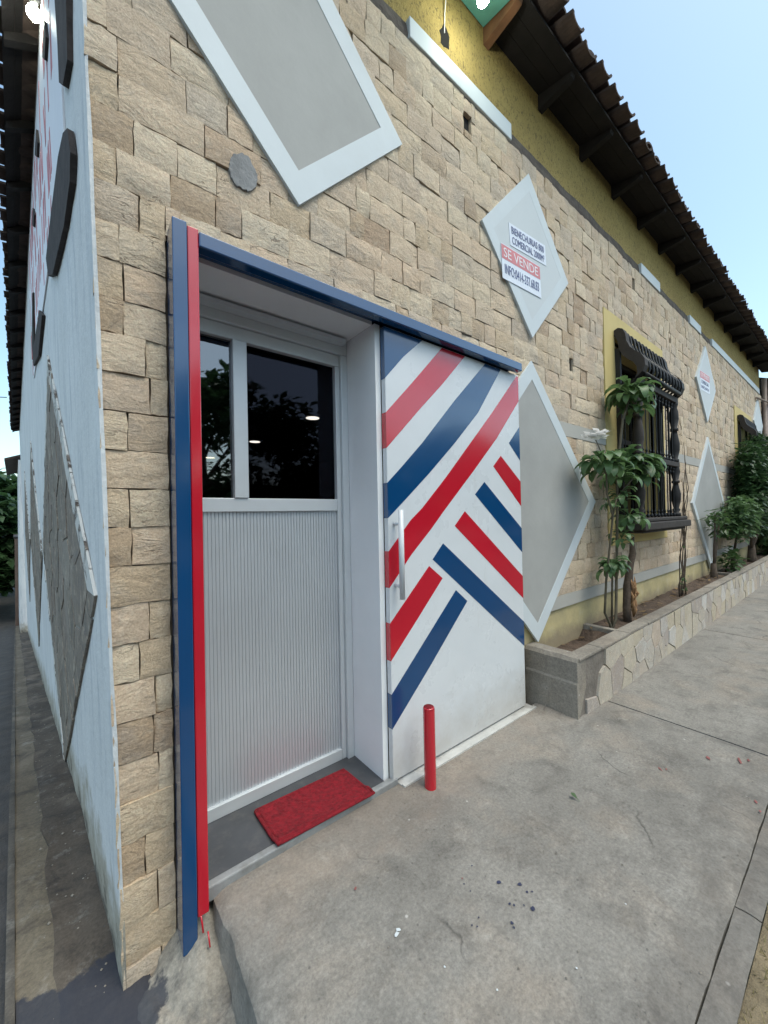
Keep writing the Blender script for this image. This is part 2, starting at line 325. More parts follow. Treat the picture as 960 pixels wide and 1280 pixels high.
def mat_red_rug():
    m_, n, l, b = mat('red_rug'); co = tc(n, l, src='World')
    l.new(ramp(n, l, nz(n, l, co, 45, 5, .7), [(.3, (.15, .004, .010)), (.7, (.40, .010, .024))]), b.inputs['Base Color'])
    b.inputs['Roughness'].default_value = .95
    bump(n, l, b, nz(n, l, co, 220, 4, .7), 1, .012); return m_
M['rug'] = mat_red_rug()
def glass(name, tint, ior, refl=(.9, .92, 1), rough=0.0):
    m_, n, l, b = mat(name); n.remove(b)
    t = n.new('ShaderNodeBsdfTransparent'); t.inputs[0].default_value = (*tint, 1)
    g = n.new('ShaderNodeBsdfGlossy'); g.inputs['Roughness'].default_value = rough; g.inputs[0].default_value = (*refl, 1)
    fr = n.new('ShaderNodeFresnel'); fr.inputs['IOR'].default_value = ior
    x = n.new('ShaderNodeMixShader'); l.new(fr.outputs[0], x.inputs[0]); l.new(t.outputs[0], x.inputs[1]); l.new(g.outputs[0], x.inputs[2])
    l.new(x.outputs[0], n['Material Output'].inputs[0]); return m_
M['glass_dark'] = glass('tinted_glass', (.32, .32, .36), 1.40, (.38, .38, .48), .02)
M['glass_mirror'] = glass('reflective_glass', (.40, .39, .36), 2.6, (.74, .76, .80), .02)
M['pane_far'] = glass('far_window_glass', (.1, .1, .1), 1.5)
def emit(name, c, s):
    m_, n, l, b = mat(name); b.inputs['Base Color'].default_value = (*c, 1)
    b.inputs['Emission Color'].default_value = (*c, 1); b.inputs['Emission Strength'].default_value = s; return m_
M['bulb'] = emit('lit_bulb', (.95, 1, .84), 70)
M['down'] = emit('lit_downlight', (1, .93, .66), 6)

# ------------------------------------------------------------------ geometry helpers
class MB:
    def __init__(s): s.v = []; s.f = []; s.t = []; s.sm = []
    def add(s, vs, fs, tint=.5, smooth=False):
        o = len(s.v); s.v += [tuple(v) for v in vs]
        for f in fs: s.f.append([i+o for i in f]); s.t.append(tint); s.sm.append(smooth)
        return s
    def box(s, x0, x1, y0, y1, z0, z1, tint=.5):
        v = [(x, y, z) for x in (x0, x1) for y in (y0, y1) for z in (z0, z1)]
        return s.add(v, [(0, 1, 3, 2), (4, 6, 7, 5), (0, 4, 5, 1), (2, 3, 7, 6), (0, 2, 6, 4), (1, 5, 7, 3)], tint)
    def prism(s, base, off, tint=.5, cap=True):          # polygon (3D points) extruded by vector off
        n = len(base); off = Vector(off); b = [Vector(p) for p in base]
        v = b+[p+off for p in b]
        f = [(i, (i+1) % n, n+(i+1) % n, n+i) for i in range(n)]
        if cap: f += [tuple(range(n))[::-1], tuple(range(n, 2*n))]
        return s.add(v, f, tint)
    def tube(s, pts, rad, seg=8, tint=.5, caps=True):
        pts = [Vector(p) for p in pts]; k = len(pts)
        if not hasattr(rad, '__len__'): rad = [rad]*k
        v = []; ref = Vector((.31, .77, .55))
        for i, p in enumerate(pts):
            d = (pts[min(i+1, k-1)]-pts[max(i-1, 0)]).normalized()
            a = d.cross(ref); a = a.normalized() if a.length > 1e-4 else d.orthogonal().normalized(); b = d.cross(a)
            v += [p+(a*math.cos(2*math.pi*j/seg)+b*math.sin(2*math.pi*j/seg))*rad[i] for j in range(seg)]
        f = [(i*seg+j, i*seg+(j+1) % seg, (i+1)*seg+(j+1) % seg, (i+1)*seg+j) for i in range(k-1) for j in range(seg)]
        if caps: f += [tuple(range(seg))[::-1], tuple(range((k-1)*seg, k*seg))]
        return s.add(v, f, tint, True)
    def lathe(s, c, prof, seg=12, tint=.5):                # prof: (radius, height above c)
        return s.tube([(c[0], c[1], c[2]+h) for r, h in prof], [r for r, h in prof], seg, tint)
    def mesh(s, name):
        me = bpy.data.meshes.new(name); me.from_pydata(s.v, [], s.f); me.update()
        me.polygons.foreach_set('use_smooth', s.sm)
        a = me.attributes.new('tint', 'FLOAT', 'FACE'); a.data.foreach_set('value', s.t)
        return me
    def build(s, name, m_, parent=None, kind=None, recalc=True, **kw):
        me = s.mesh(name)
        if recalc:
            bm = bmesh.new(); bm.from_mesh(me); bmesh.ops.recalc_face_normals(bm, faces=bm.faces); bm.to_mesh(me); bm.free()
        me.materials.append(M[m_]); return link(name, me, parent, kind, **kw)
def link(name, me, parent=None, kind=None, **kw):
    o = bpy.data.objects.new(name, me); COL.objects.link(o)
    if parent: o.parent = parent
    if kind: o['kind'] = kind
    for k, v in kw.items(): o[k] = v
    return o
def thing(name, label, cat, loc=(0, 0, 0), group=None):
    o = bpy.data.objects.new(name, None); COL.objects.link(o); o.location = loc
    o['label'] = label; o['category'] = cat
    if group: o['group'] = group
    o.empty_display_size = .2
    return o
def tag(o, label, cat, group=None):
    o['label'] = label; o['category'] = cat
    if group: o['group'] = group
    return o
def bevel(o, w=.004, seg=2):
    b = o.modifiers.new('bevel', 'BEVEL'); b.width = w; b.segments = seg; b.limit_method = 'ANGLE'; return o
def proj(P):
    d = Vector(P)-CAM; z = d.dot(fwd)
    if z < .02: return None
    return 480+F*d.dot(r2)/z, 640-F*d.dot(u2)/z, z
def in_view(P, mrg=0):
    q = proj(P); return q and -mrg < q[0] < 960+mrg and -mrg < q[1] < 1280+mrg
def sub_rects(r, cuts):                                     # rectangle minus rectangles
    out = [r]
    for c in cuts:
        nx = []
        for x0, x1, z0, z1 in out:
            if c[0] >= x1 or c[1] <= x0 or c[2] >= z1 or c[3] <= z0: nx.append((x0, x1, z0, z1)); continue
            if c[0] > x0: nx.append((x0, c[0], z0, z1))
            if c[1] < x1: nx.append((c[1], x1, z0, z1))
            a, b = max(x0, c[0]), min(x1, c[1])
            if c[2] > z0: nx.append((a, b, z0, c[2]))
            if c[3] < z1: nx.append((a, b, c[3], z1))
        out = nx
    return [q for q in out if q[1]-q[0] > .012 and q[3]-q[2] > .012]
def clip_half(poly, p, nrm):
    out = []
    for i in range(len(poly)):
        a, b = poly[i], poly[(i+1) % len(poly)]
        da = (a[0]-p[0])*nrm[0]+(a[1]-p[1])*nrm[1]; db = (b[0]-p[0])*nrm[0]+(b[1]-p[1])*nrm[1]
        if da <= 0: out.append(a)
        if da*db < 0: t = da/(da-db); out.append((a[0]+t*(b[0]-a[0]), a[1]+t*(b[1]-a[1])))
    return out
def voronoi(poly, seeds, gap):
    cells = []
    for i, s in enumerate(seeds):
        c = list(poly)
        for j, q in enumerate(seeds):
            if i == j: continue
            dx, dy = q[0]-s[0], q[1]-s[1]; L = math.hypot(dx, dy)
            if L > 2.5: continue
            c = clip_half(c, ((s[0]+q[0])/2-dx/L*gap/2, (s[1]+q[1])/2-dy/L*gap/2), (dx, dy))
            if len(c) < 3: break
        if len(c) >= 3: cells.append(c)
    return cells
def area(c): return abs(sum(c[i][0]*c[(i+1) % len(c)][1]-c[(i+1) % len(c)][0]*c[i][1] for i in range(len(c))))/2

# ================================================================== THE SETTING
SD = Vector((-.106, .994, 0)); SN = Vector((-.994, -.106, 0))     # side wall: direction and outward normal
P0 = Vector((.05, 1.72, 0))
def side_pt(s, z, out=0.0):                                       # a point of the battered side wall
    return P0+SD*s+SN*(out+.022*(z-1.5))+Vector((0, 0, z))
def ground_s(s): return -.22-.145*max(0, s-1.2) if s < 30 else -.22-.145*28.8
def nnoise(x, y, f=1.0): return noise.noise(Vector((x*f, y*f, 3.7)))
# ground: one sheet to the horizon
xs = [-400, -150, -60, -30, -15, -8, -4, -2, -1, 0, 2, 6, 15, 40, 120, 400]
ys = [-400, -150, -60, -30, -15, -8, -4, -2, -1, 0, 1, 2, 2.9, 4, 6, 9, 13, 18, 24, 31, 60, 150, 400]
g = MB(); nx_ = len(xs)
g.add([(x, y, -.36-.145*max(0, min(y, 31)-2.9)) for y in ys for x in xs],
      [(j*nx_+i, j*nx_+i+1, (j+1)*nx_+i+1, (j+1)*nx_+i) for j in range(len(ys)-1) for i in range(nx_-1)])
g.build('road', 'asphalt', kind='structure')
# side path along the plastered wall, with its kerb
def strip(l0, l1, s0, s1, zoff, amp, name, mk, ns, nl, thick=.2):
    b = MB(); vs = []
    for i in range(ns+1):
        s = s0+(s1-s0)*(i/ns)**1.7
        for j in range(nl+1):
            la = l0+(l1-l0)*j/nl
            if name != 'side_kerb': la += (.022*nnoise(s, j*.05, 4.5)+.012*nnoise(s, 3, 13))*(1 if (j == nl and name == 'side_path') or (j == 0 and name == 'side_path_edging') else .3)
            p = P0+SD*s+SN*la
            edge = 1 if 0 < j < nl else .3
            z = ground_s(s)+zoff+amp*(nnoise(p.x, p.y, 5)+.5*nnoise(p.x, p.y, 14))*edge
            vs.append((p.x, p.y, z))
    f = [(i*(nl+1)+j, i*(nl+1)+j+1, (i+1)*(nl+1)+j+1, (i+1)*(nl+1)+j) for i in range(ns) for j in range(nl)]
    b.add(vs, f, smooth=True)
    # outer face down to the road
    o = len(b.v); k = nl
    dn = [(vs[i*(nl+1)+k][0], vs[i*(nl+1)+k][1], vs[i*(nl+1)+k][2]-thick) for i in range(ns+1)]
    tp = [vs[i*(nl+1)+k] for i in range(ns+1)]
    b.add(tp+dn, [(i, i+1, ns+2+i, ns+1+i) for i in range(ns)])
    return b.build(name, mk, kind='structure')
strip(-.12, .13, -1.3, 32, .004, .022, 'side_path', 'path', 110, 12)
strip(.10, .245, -1.3, 32, -.004, .020, 'side_path_edging', 'kerb', 110, 8)
strip(.246, .272, -1.2, 32, .004, .010, 'side_kerb', 'kerb_dark', 90, 3, .28)
strip(.273, .62, -1.2, 32, -.10, .02, 'road_edge', 'asphalt', 60, 6, .1)
# cement apron round the corner below the pavement slab
b = MB(); nx2, ny2 = 80, 170; vs = []
for j in range(ny2+1):
    for i in range(nx2+1):
        x, y = .02+.52*i/nx2, .15+1.66*j/ny2
        ramp_ = max(0, 1-math.hypot((x-.34)/.16, (y-1.68)/.26))
        dip = .0
        z = -.205+.165*ramp_-dip*(1 if y < 1.9 else 0)+.014*nnoise(x, y, 9)+.009*nnoise(x, y, 24)+.005*nnoise(x, y, 55)+.02*(x-.1)
        z -= .05*max(0, min(1, (.17-x)/.10))
        if y > 1.69 and x < .2: z -= .02
        vs.append((x, y, z))
b.add(vs, [(j*(nx2+1)+i, j*(nx2+1)+i+1, (j+1)*(nx2+1)+i+1, (j+1)*(nx2+1)+i) for j in range(ny2) for i in range(nx2)], smooth=True)
b.build('corner_apron', 'apron', kind='structure')
# pavement: slabs with recessed joints
pave = MB().box(.52, 46, .30, 1.74, -.30, -.035).build('pavement', 'mortar_grey', kind='structure')
joints = [.40, 3.245, 6.07, 8.74, 11.5, 14.3, 17.1, 19.9, 22.7, 25.5, 28.3]
for k in range(len(joints)-1):
    x0, x1 = joints[k]+(.007 if k else 0), joints[k+1]-.007
    y0, y1 = .345, (1.655 if k == 0 else 1.315)
    nx3, ny3 = (56, 30) if k == 0 else (26, 12)
    b = MB(); vs = []
    for j in range(ny3+1):
        for i in range(nx3+1):
            x, y = x0+(x1-x0)*i/nx3, y0+(y1-y0)*j/ny3
            z = .0025*nnoise(x, y, 2.5)
            if j == 0: y += .005*nnoise(x, 1, 6)+.003*nnoise(x, 2, 21)
            e = min(i, nx3-i, j, ny3-j)
            if e == 0: z -= .007
            if k == 0:
                if i == 0: x += .016*nnoise(0, y, 7)+.006*nnoise(1, y, 22)-.006; z -= .022
                if i == 1: x = x0+.014+.010*nnoise(0, y, 9); z -= .006
                if i == 2: x = x0+.045; z -= .001
                # low lip of newer cement along the threshold
                if y > 1.50: z += .004
            vs.append((x, y, z))
    b.add(vs, [(j*(nx3+1)+i, j*(nx3+1)+i+1, (j+1)*(nx3+1)+i+1, (j+1)*(nx3+1)+i) for j in range(ny3) for i in range(nx3)], smooth=True)
    row = [j*(nx3+1) for j in range(ny3+1)]
    o = [vs[i] for i in row]
    nd = 6 if k == 0 else 1; lv = [o]
    for q in range(1, nd+1):
        lv.append([(p[0]-(.004*q+.012*nnoise(q*.3, p[1], 11) if k == 0 else 0), p[1], p[2]-(.27 if k == 0 else .04)*q/nd) for p in o])
    b.add([p for r_ in lv for p in r_], [(q*(ny3+1)+i, q*(ny3+1)+i+1, (q+1)*(ny3+1)+i+1, (q+1)*(ny3+1)+i) for q in range(nd) for i in range(ny3)], smooth=False)
    o = [vs[i] for i in range(nx3+1)]
    b.add(o+[(p[0], p[1], -.05) for p in o], [(i, i+1, nx3+2+i, nx3+1+i) for i in range(nx3)])
    b.build('slab', 'concrete', pave)
for k in range(15):
    x0 = .42+k*1.5; b = MB(); vs = []
    for i in range(13):
        for j in range(4):
            x = x0+1.495*i/12; y = .268+.073*j/3+.004*nnoise(x, j, 5)
            vs.append((x, y, -.003-(.004 if j in (0, 3) else 0)+.004*nnoise(x, y, 9)))
    b.add(vs, [(i*4+j, i*4+j+1, (i+1)*4+j+1, (i+1)*4+j) for i in range(12) for j in range(3)], smooth=True)
    b.build('kerb_stone', 'concrete', pave)
b = MB(); vs = []
for i in range(121):
    for j in range(7):
        x, y = .3+30*i/120, -.30+.57*j/6
        vs.append((x, y, -.028-.10*max(0, (.0-y))+.016*nnoise(x, y, 7)))
b.add(vs, [(i*7+j, i*7+j+1, (i+1)*7+j+1, (i+1)*7+j) for i in range(120) for j in range(6)], smooth=True)
b.build('verge', 'verge', kind='structure')
b = MB()
for k in range(900):                                              # dry blades on the verge
    x, y = R.uniform(.9, 3.4), R.uniform(.10, .262); h = R.uniform(.012, .05); a = R.uniform(0, 6.28); wv = .0025
    z = -.03; t = (R.uniform(-.02, .02), R.uniform(-.02, .02))
    b.add([(x-wv*math.cos(a), y-wv*math.sin(a), z), (x+wv*math.cos(a), y+wv*math.sin(a), z), (x+t[0], y+t[1], z+h)], [(0, 1, 2)], R.random())
M['dry'] = leaf_mat('dry_blade', (.16, .14, .06), (.34, .29, .15), .8)
tag(b.build('dry_grass', 'dry', kind='stuff', recalc=False), 'dry grass tufts along the kerb at the lower right', 'grass')

# ================================================================== THE BUILDING
BLD = thing('corner_building', 'stone-faced corner barber shop with tiled eaves, white diamonds and a striped sliding door', 'building', (0, 1.72, 0))
BLD.location = (0, 0, 0)
XE = 14.25                                                          # far end of the facade
YS = 1.718                                                          # stone face
WIN = [4.38, 10.81]
cuts = [(.262, 2.60, -.5, 2.640)]
for wx in WIN: cuts.append((wx, wx+1.89, 1.12, 3.69))
holes = [(2.145, 2.225, 4.245, 4.365), (3.61, 3.69, 2.84, 2.965), (5.25, 5.34, 4.21, 4.34), (7.02, 7.08, 2.70, 2.80), (10.0, 10.06, 3.2, 3.3), (6.62, 6.70, 3.9, 3.98)]
bands = [(2.60, XE, -.5, .75), (2.60, XE, 2.20, 2.33)]
def xcorner(z): return .05-.022*(z-1.5)
rows = [-.30+.15*i for i in range(7)]+[.75+.145*i for i in range(10)]+[2.20]+[2.33+2.15*i/15 for i in range(16)]
stones = []
for a, c in zip(rows[:-1], rows[1:]):
    x = xcorner((a+c)/2); first = True
    while x < XE-.05:
        wd = R.choice([R.uniform(.09, .16), R.uniform(.15, .24), R.uniform(.18, .32), R.uniform(.16, .26)])
        if first: wd = R.choice([.075, .09, .16, .13])*R.uniform(.9, 1.1); first = False
        x1 = min(x+wd, XE)
        if x < .262 < x1+.05 and a < 2.6: x1 = .262
        if XE-x1 < .08: x1 = XE
        stones.append((x, x1, a, c)); x = x1
def stone_geo(b, x0, x1, z0, z1, d, tint, seed, nx=4, nz_=3, fine=True):
    rr = random.Random(seed); gp = .0015
    x0 += gp; x1 -= gp; z0 += gp*rr.uniform(.3, 1.3); z1 -= gp*rr.uniform(.3, 1.3)
    if not fine: nx, nz_ = 2, 2
    tx, tz = rr.uniform(-.003, .003), rr.uniform(-.003, .004)
    sd_ = [(rr.uniform(.002, .008) if rr.random() < .38 else 0) for q in range(4)]
    vs = []
    for j in range(nz_+1):
        for i in range(nx+1):
            u, v = i/nx, j/nz_
            edge = i in (0, nx) or j in (0, nz_)
            dx = rr.uniform(-.003, .003) if edge else rr.uniform(-.012, .012)*min(1, (x1-x0)*4)
            dz = rr.uniform(-.003, .003) if edge else rr.uniform(-.008, .008)
            y = YS-d-tx*(u-.5)-tz*(v-.5)+(rr.uniform(0, .003) if edge else -rr.uniform(0, .004))
            y += (sd_[0]*(i == 0)+sd_[1]*(i == nx)+sd_[2]*(j == 0)+sd_[3]*(j == nz_))*rr.uniform(.3, 1.3)
            vs.append((x0+(x1-x0)*u+dx, y, z0+(z1-z0)*v+dz))
    f = [(j*(nx+1)+i, j*(nx+1)+i+1, (j+1)*(nx+1)+i+1, (j+1)*(nx+1)+i) for j in range(nz_) for i in range(nx)]
    b.add(vs, f, tint, True)
    per = [i for i in range(nx+1)]+[(j+1)*(nx+1)-1 for j in range(1, nz_+1)]+[nz_*(nx+1)+i for i in range(nx-1, -1, -1)]+[j*(nx+1) for j in range(nz_-1, 0, -1)]
    pv = [vs[i] for i in per]; k = len(pv)
    b.add(pv+[(p[0], 1.752, p[2]) for p in pv], [(i, k+i, k+(i+1) % k, (i+1) % k) for i in range(k)], tint, False)
DIA = ((.843, 3.75, .69, .71), (2.94, 3.645, .645, .69), (2.92, 1.595, 1.13, 1.163), (8.5, 3.665, .63, .665), (8.5, 1.6, 1.06, 1.15), (13.55, 3.66, .62, .66))
pieces = []
for s in stones:
    if any(all(abs(px-cx)/hx+abs(pz-cz)/hz < .93 for px in s[:2] for pz in s[2:]) for (cx, cz, hx, hz) in DIA): continue
    for q in sub_rects(s, cuts+holes+bands):
        if q[1]-q[0] < .02 or q[3]-q[2] < .02: continue
        c = Vector(((q[0]+q[1])/2, YS, (q[2]+q[3])/2)); p = proj(c)
        score = 0
        if p and in_view(c, 25):
            dv = c-CAM; score = (q[1]-q[0])*(q[3]-q[2])*dv.y/dv.length**3
            # stones a diamond or the striped door covers go with the rest
            for (cx, cz, hx, hz) in ((.843, 3.75, .69, .71), (2.94, 3.66, .65, .70), (2.92, 1.595, 1.13, 1.163)):
                if abs(c.x-cx)/hx+abs(c.z-cz)/hz < .8: score = 0
        pieces.append((score, q))
pieces.sort(key=lambda t: -t[0])
rest = MB()
for k, (scv, q) in enumerate(pieces):
    t = R.choice([R.random(), R.random(), R.uniform(.15, .65)]); d = R.choice([0, R.uniform(0, .003), R.uniform(-.003, .004), R.uniform(-.003, .007)])
    if k < 300 and scv > 0:
        b = MB(); stone_geo(b, *q, d, t, k); b.build('stone', 'stone', BLD)
    else: stone_geo(rest, *q, d, t, k, fine=scv > 2e-5)
rest.build('stone', 'stone', BLD, 'stuff')
# masonry behind the stones (mortar), with the openings
b = MB()
for q in sub_rects((-.0, XE, -.6, 4.50), [(.30, 1.31, -.6, 2.60)]+[(wx+.28, wx+1.61, 1.35, 3.42) for wx in WIN]):
    b.box(q[0]+(.09 if q[0] < .05 else 0), q[1], 1.750, 2.10, q[2], q[3])
b.build('facade_wall', 'mortar', BLD)
for h in holes:                                                     # black plates that paint the shade inside the putlog holes
    MB().box(h[0]+.004, h[1]-.004, 1.742, 1.749, h[2], h[3]).build('putlog_hole', 'hole', BLD)
b = MB()
for i in range(26):
    pass
# round cement patch over the door
ang = [i*2*math.pi/60 for i in range(60)]
pts = []
for a in ang:
    k_ = 1+.16*nnoise(math.cos(a), math.sin(a), 1.6)+.10*nnoise(math.cos(a), math.sin(a), 6)
    pts.append((.573+.062*k_*math.cos(a), 1.7075, 3.062+.084*k_*math.sin(a)))
MB().prism(pts, (0, .03, 0)).build('cement_patch', 'patch', BLD)
# plastered foot, grey bands, white strips, bare ledge and yellow upper wall
MB().box(2.60, XE, 1.738, 1.79, -.1, .636).build('plaster_base', 'yellow_base', BLD)
for z0, z1 in ((.638, .748), (2.202, 2.328)):
    x = 2.60
    segs = sub_rects((2.60, XE, z0, z1), [(wx, wx+1.89, 1.12, 3.69) for wx in WIN])
    for q in segs: MB().box(q[0]+.003, q[1]-.003, 1.716, 1.79, z0, z1).build('grey_band', 'band', BLD)
for x0, x1 in ((-.02, .5), (1.62, 2.715), (5.535, 6.235), (7.65, 8.30), (9.05, 13.95)):
    bevel(MB().box(x0, x1, 1.704, 1.80, 4.484, 4.618).build('white_strip', 'plaster_border', BLD), .005)
b = MB(); vs = []
NX = 150
for i in range(NX+1):
    x = .0+XE*i/NX
    for (y, z) in ((1.735, 4.46), (1.728, 4.52), (1.738, 4.60), (1.80, 4.625)):
        vs.append((x, y+.012*nnoise(x, z, 6), z+.008*nnoise(x, z, 9)))
b.add(vs, [(i*4+j, i*4+j+1, (i+1)*4+j+1, (i+1)*4+j) for i in range(NX) for j in range(3)], smooth=False)
b.build('ledge', 'ledge', BLD)
MB().box(-.0, XE, 1.746, 2.10, 4.505, 5.40).build('upper_wall', 'stucco', BLD)
# ---- diamonds on the facade
def diamond(cx, cz, hx, hz, bw, infill, y=1.69, cut=None, back=.03):
    def P(k, yy): return [(cx, yy, cz+hz-k), (cx+hx-k*hx/hz, yy, cz), (cx, yy, cz-hz+k), (cx-hx+k*hx/hz, yy, cz)]
    outer, inner = P(0, y), P(bw, y)
    b = MB()
    for i in range(4):
        j = (i+1) % 4
        b.prism([outer[i], outer[j], inner[j], inner[i]], (0, back, 0))
    me = b.build('diamond_panel', 'plaster_border', BLD)
    c = MB(); c.prism([(p[0], y+(.0006 if infill == 'plaster_white' else .0025), p[2]) for p in P(bw-.002, y)], (0, back, 0))
    c.build('infill', infill, me); return me
diamond(.843, 3.75, .69, .71, .17, 'plaster_grey', y=1.701, back=.02)
diamond(2.942, 3.645, .645, .69, .15, 'plaster_white', y=1.698, back=.02)
diamond(2.92, 1.595, 1.13, 1.163, .155, 'plaster_grey', y=1.699, back=.02)
diamond(8.50, 3.665, .63, .665, .10, 'plaster_white')
diamond(8.50, 1.60, 1.06, 1.15, .13, 'plaster_grey')
diamond(13.55, 3.66, .62, .66, .10, 'plaster_white')
# ---- entrance recess
b = MB()
b.box(1.29, 1.326, 1.699, 2.16, -.02, 2.584)                        # right jamb
b.box(.30, .322, 1.722, 2.16, -.02, 2.60)
b.box(.322, 1.29, 1.722, 2.16, 2.585, 2.61)                        # soffit
b.build('door_recess', 'reveal', BLD)
MB().box(.322, 1.29, 1.69, 2.16, -.05, .022).build('threshold', 'floor_dark', BLD)
b = MB().box(.36, 1.36, 1.652, 1.688, -.03, .030); bevel(b.build('floor_rail', 'steel', BLD), .006)
b = MB().box(1.36, 2.70, 1.60, 1.625, -.03, .012).box(1.36, 2.70, 1.625, 1.70, -.03, .004)
b.build('floor_rail', 'worn_rail', BLD)
bevel(MB().box(.266, .3175, 1.60, 1.715, -.125, 2.650).build('door_post', 'blue_paint', BLD), .004)
bevel(MB().box(.3195, .360, 1.606, 1.72, -.02, 2.642).build('door_post_stop', 'red_paint', BLD), .004)
bevel(MB().box(.3605, 2.615, 1.60, 1.652, 2.572, 2.632).box(.3605, 2.615, 1.652, 1.75, 2.606, 2.632).build('door_track', 'blue_paint', BLD), .005)
# aluminium entrance door
D = bpy.data.objects.new('entrance_door', None); COL.objects.link(D); D.parent = BLD
y0, y1 = 2.005, 2.05
def ebar(n, x0, x1, z0, z1, ya_=y0, yb=y1, mk='alu_frame'):
    return bevel(MB().box(x0, x1, ya_, yb, z0, z1).build(n, mk, D), .003)
ebar('frame', .40, 1.288, 2.495, 2.582, 1.985, 2.06)
ebar('frame', 1.243, 1.288, .02, 2.493, 1.985, 2.06)
ebar('frame', .325, .399, .02, 2.582, 1.985, 2.06)
ebar('top_rail', .40, 1.242, 2.425, 2.493)
ebar('stile', 1.213, 1.242, .022, 2.423)
ebar('middle_rail', .40, 1.212, 1.535, 1.605)
ebar('bottom_rail', .40, 1.212, .022, .085)
ebar('mullion', .600, .672, 1.606, 2.424, 1.995, 2.05)
MB().box(.40, .60, 2.03, 2.034, 1.606, 2.424).build('glass_pane', 'glass_mirror', D)
MB().box(.672, 1.212, 2.036, 2.040, 1.606, 2.424).build('glass_pane', 'glass_dark', D)
b = MB(); NR = 46
for i in range(NR):
    xa = .40+.812*i/NR; xb = .40+.812*(i+1)/NR; wv = xb-xa
    for (u0, d0, u1, d1) in ((0, .004, .12, .004), (.12, .004, .2, 0), (.2, 0, .92, -.001), (.92, -.001, 1, .004)):
        b.add([(xa+wv*u0, 2.022+d0, .085), (xa+wv*u1, 2.022+d1, .085), (xa+wv*u1, 2.022+d1, 1.535), (xa+wv*u0, 2.022+d0, 1.535)], [(0, 1, 2, 3)])
b.build('ribbed_panel', 'alu', D, 'stuff')
# door track remains over the aluminium frame
MB().box(.40, 1.25, 1.93, 1.983, 2.545, 2.570).build('blind_rail', 'alu_frame', D)
# sliding door
SDR = MB().box(1.329, 2.652, 1.660, 1.697, .018, 2.566).build('sliding_door', 'door_paint', BLD); bevel(SDR, .004)
STR = [('b',[(1.325,2.562),(1.623,2.562),(1.469,2.426),(1.326,2.270)]),
('r',[(1.797,2.562),(2.022,2.562),(1.790,2.325),(1.591,2.137),(1.329,1.879),(1.329,2.079),(1.539,2.292)]),
('b',[(2.240,2.562),(2.425,2.562),(2.149,2.201),(1.900,1.964),(1.659,1.753),(1.464,1.593),(1.329,1.485),(1.329,1.683),(1.433,1.775),(1.605,1.934),(1.910,2.246)]),
('r',[(2.628,2.556),(2.651,2.556),(2.651,2.366),(2.357,2.045),(2.084,1.791),(1.775,1.514),(1.668,1.413),(1.500,1.269),(1.329,1.094),(1.329,1.299),(1.497,1.468),(1.593,1.539),(1.804,1.731),(2.041,1.963),(2.309,2.225)]),
('b',[(2.651,2.166),(2.651,1.903),(2.508,2.026)]),
('r',[(2.401,1.921),(2.651,1.741),(2.651,1.550),(2.308,1.838)]),
('b',[(2.201,1.721),(2.651,1.380),(2.651,1.193),(2.096,1.632)]),
('r',[(1.985,1.518),(2.651,1.010),(2.651,0.838),(1.882,1.423)]),
('b',[(1.769,1.317),(2.651,0.660),(2.651,0.472),(1.673,1.224)]),
('r',[(1.642,1.187),(1.758,1.099),(1.545,0.892),(1.329,0.686),(1.329,0.897)]),
('b',[(1.880,1.008),(1.990,0.920),(1.643,0.591),(1.329,0.308),(1.329,0.501)])]
from mathutils.geometry import tessellate_polygon
for c, pl in STR:
    b = MB(); vv = [(p[0], 1.6588, p[1]) for p in pl]
    tri = [tuple(t_) for t_ in tessellate_polygon([[Vector((p[0], p[2], 0)) for p in vv]])]
    def facing(t_):
        A_, B_, C_ = (Vector(vv[k_]) for k_ in t_); return (B_-A_).cross(C_-A_).y < 0
    tri = [t_ if facing(t_) else t_[::-1] for t_ in tri]
    b.add(vv+[(p[0], 1.6598, p[2]) for p in vv], tri+[(i, (i+1) % len(vv), len(vv)+(i+1) % len(vv), len(vv)+i) for i in range(len(vv))])
    ez = [p[1] for p in pl if p[0] < 1.33]
    if len(ez) >= 2: b.box(1.3278, 1.3288, 1.6588, 1.6965, min(ez), max(ez))
    b.build('stripe', 'blue_paint' if c == 'b' else 'red_paint', SDR, recalc=False)
hb = MB(); hx = 1.372
hb.tube([(hx, 1.600, 1.035), (hx, 1.600, 1.530)], .0155, 12)
for z in (1.105, 1.452): hb.tube([(hx, 1.660, z), (hx, 1.610, z)], .010, 8)
hb.build('handle', 'white_paint', SDR)
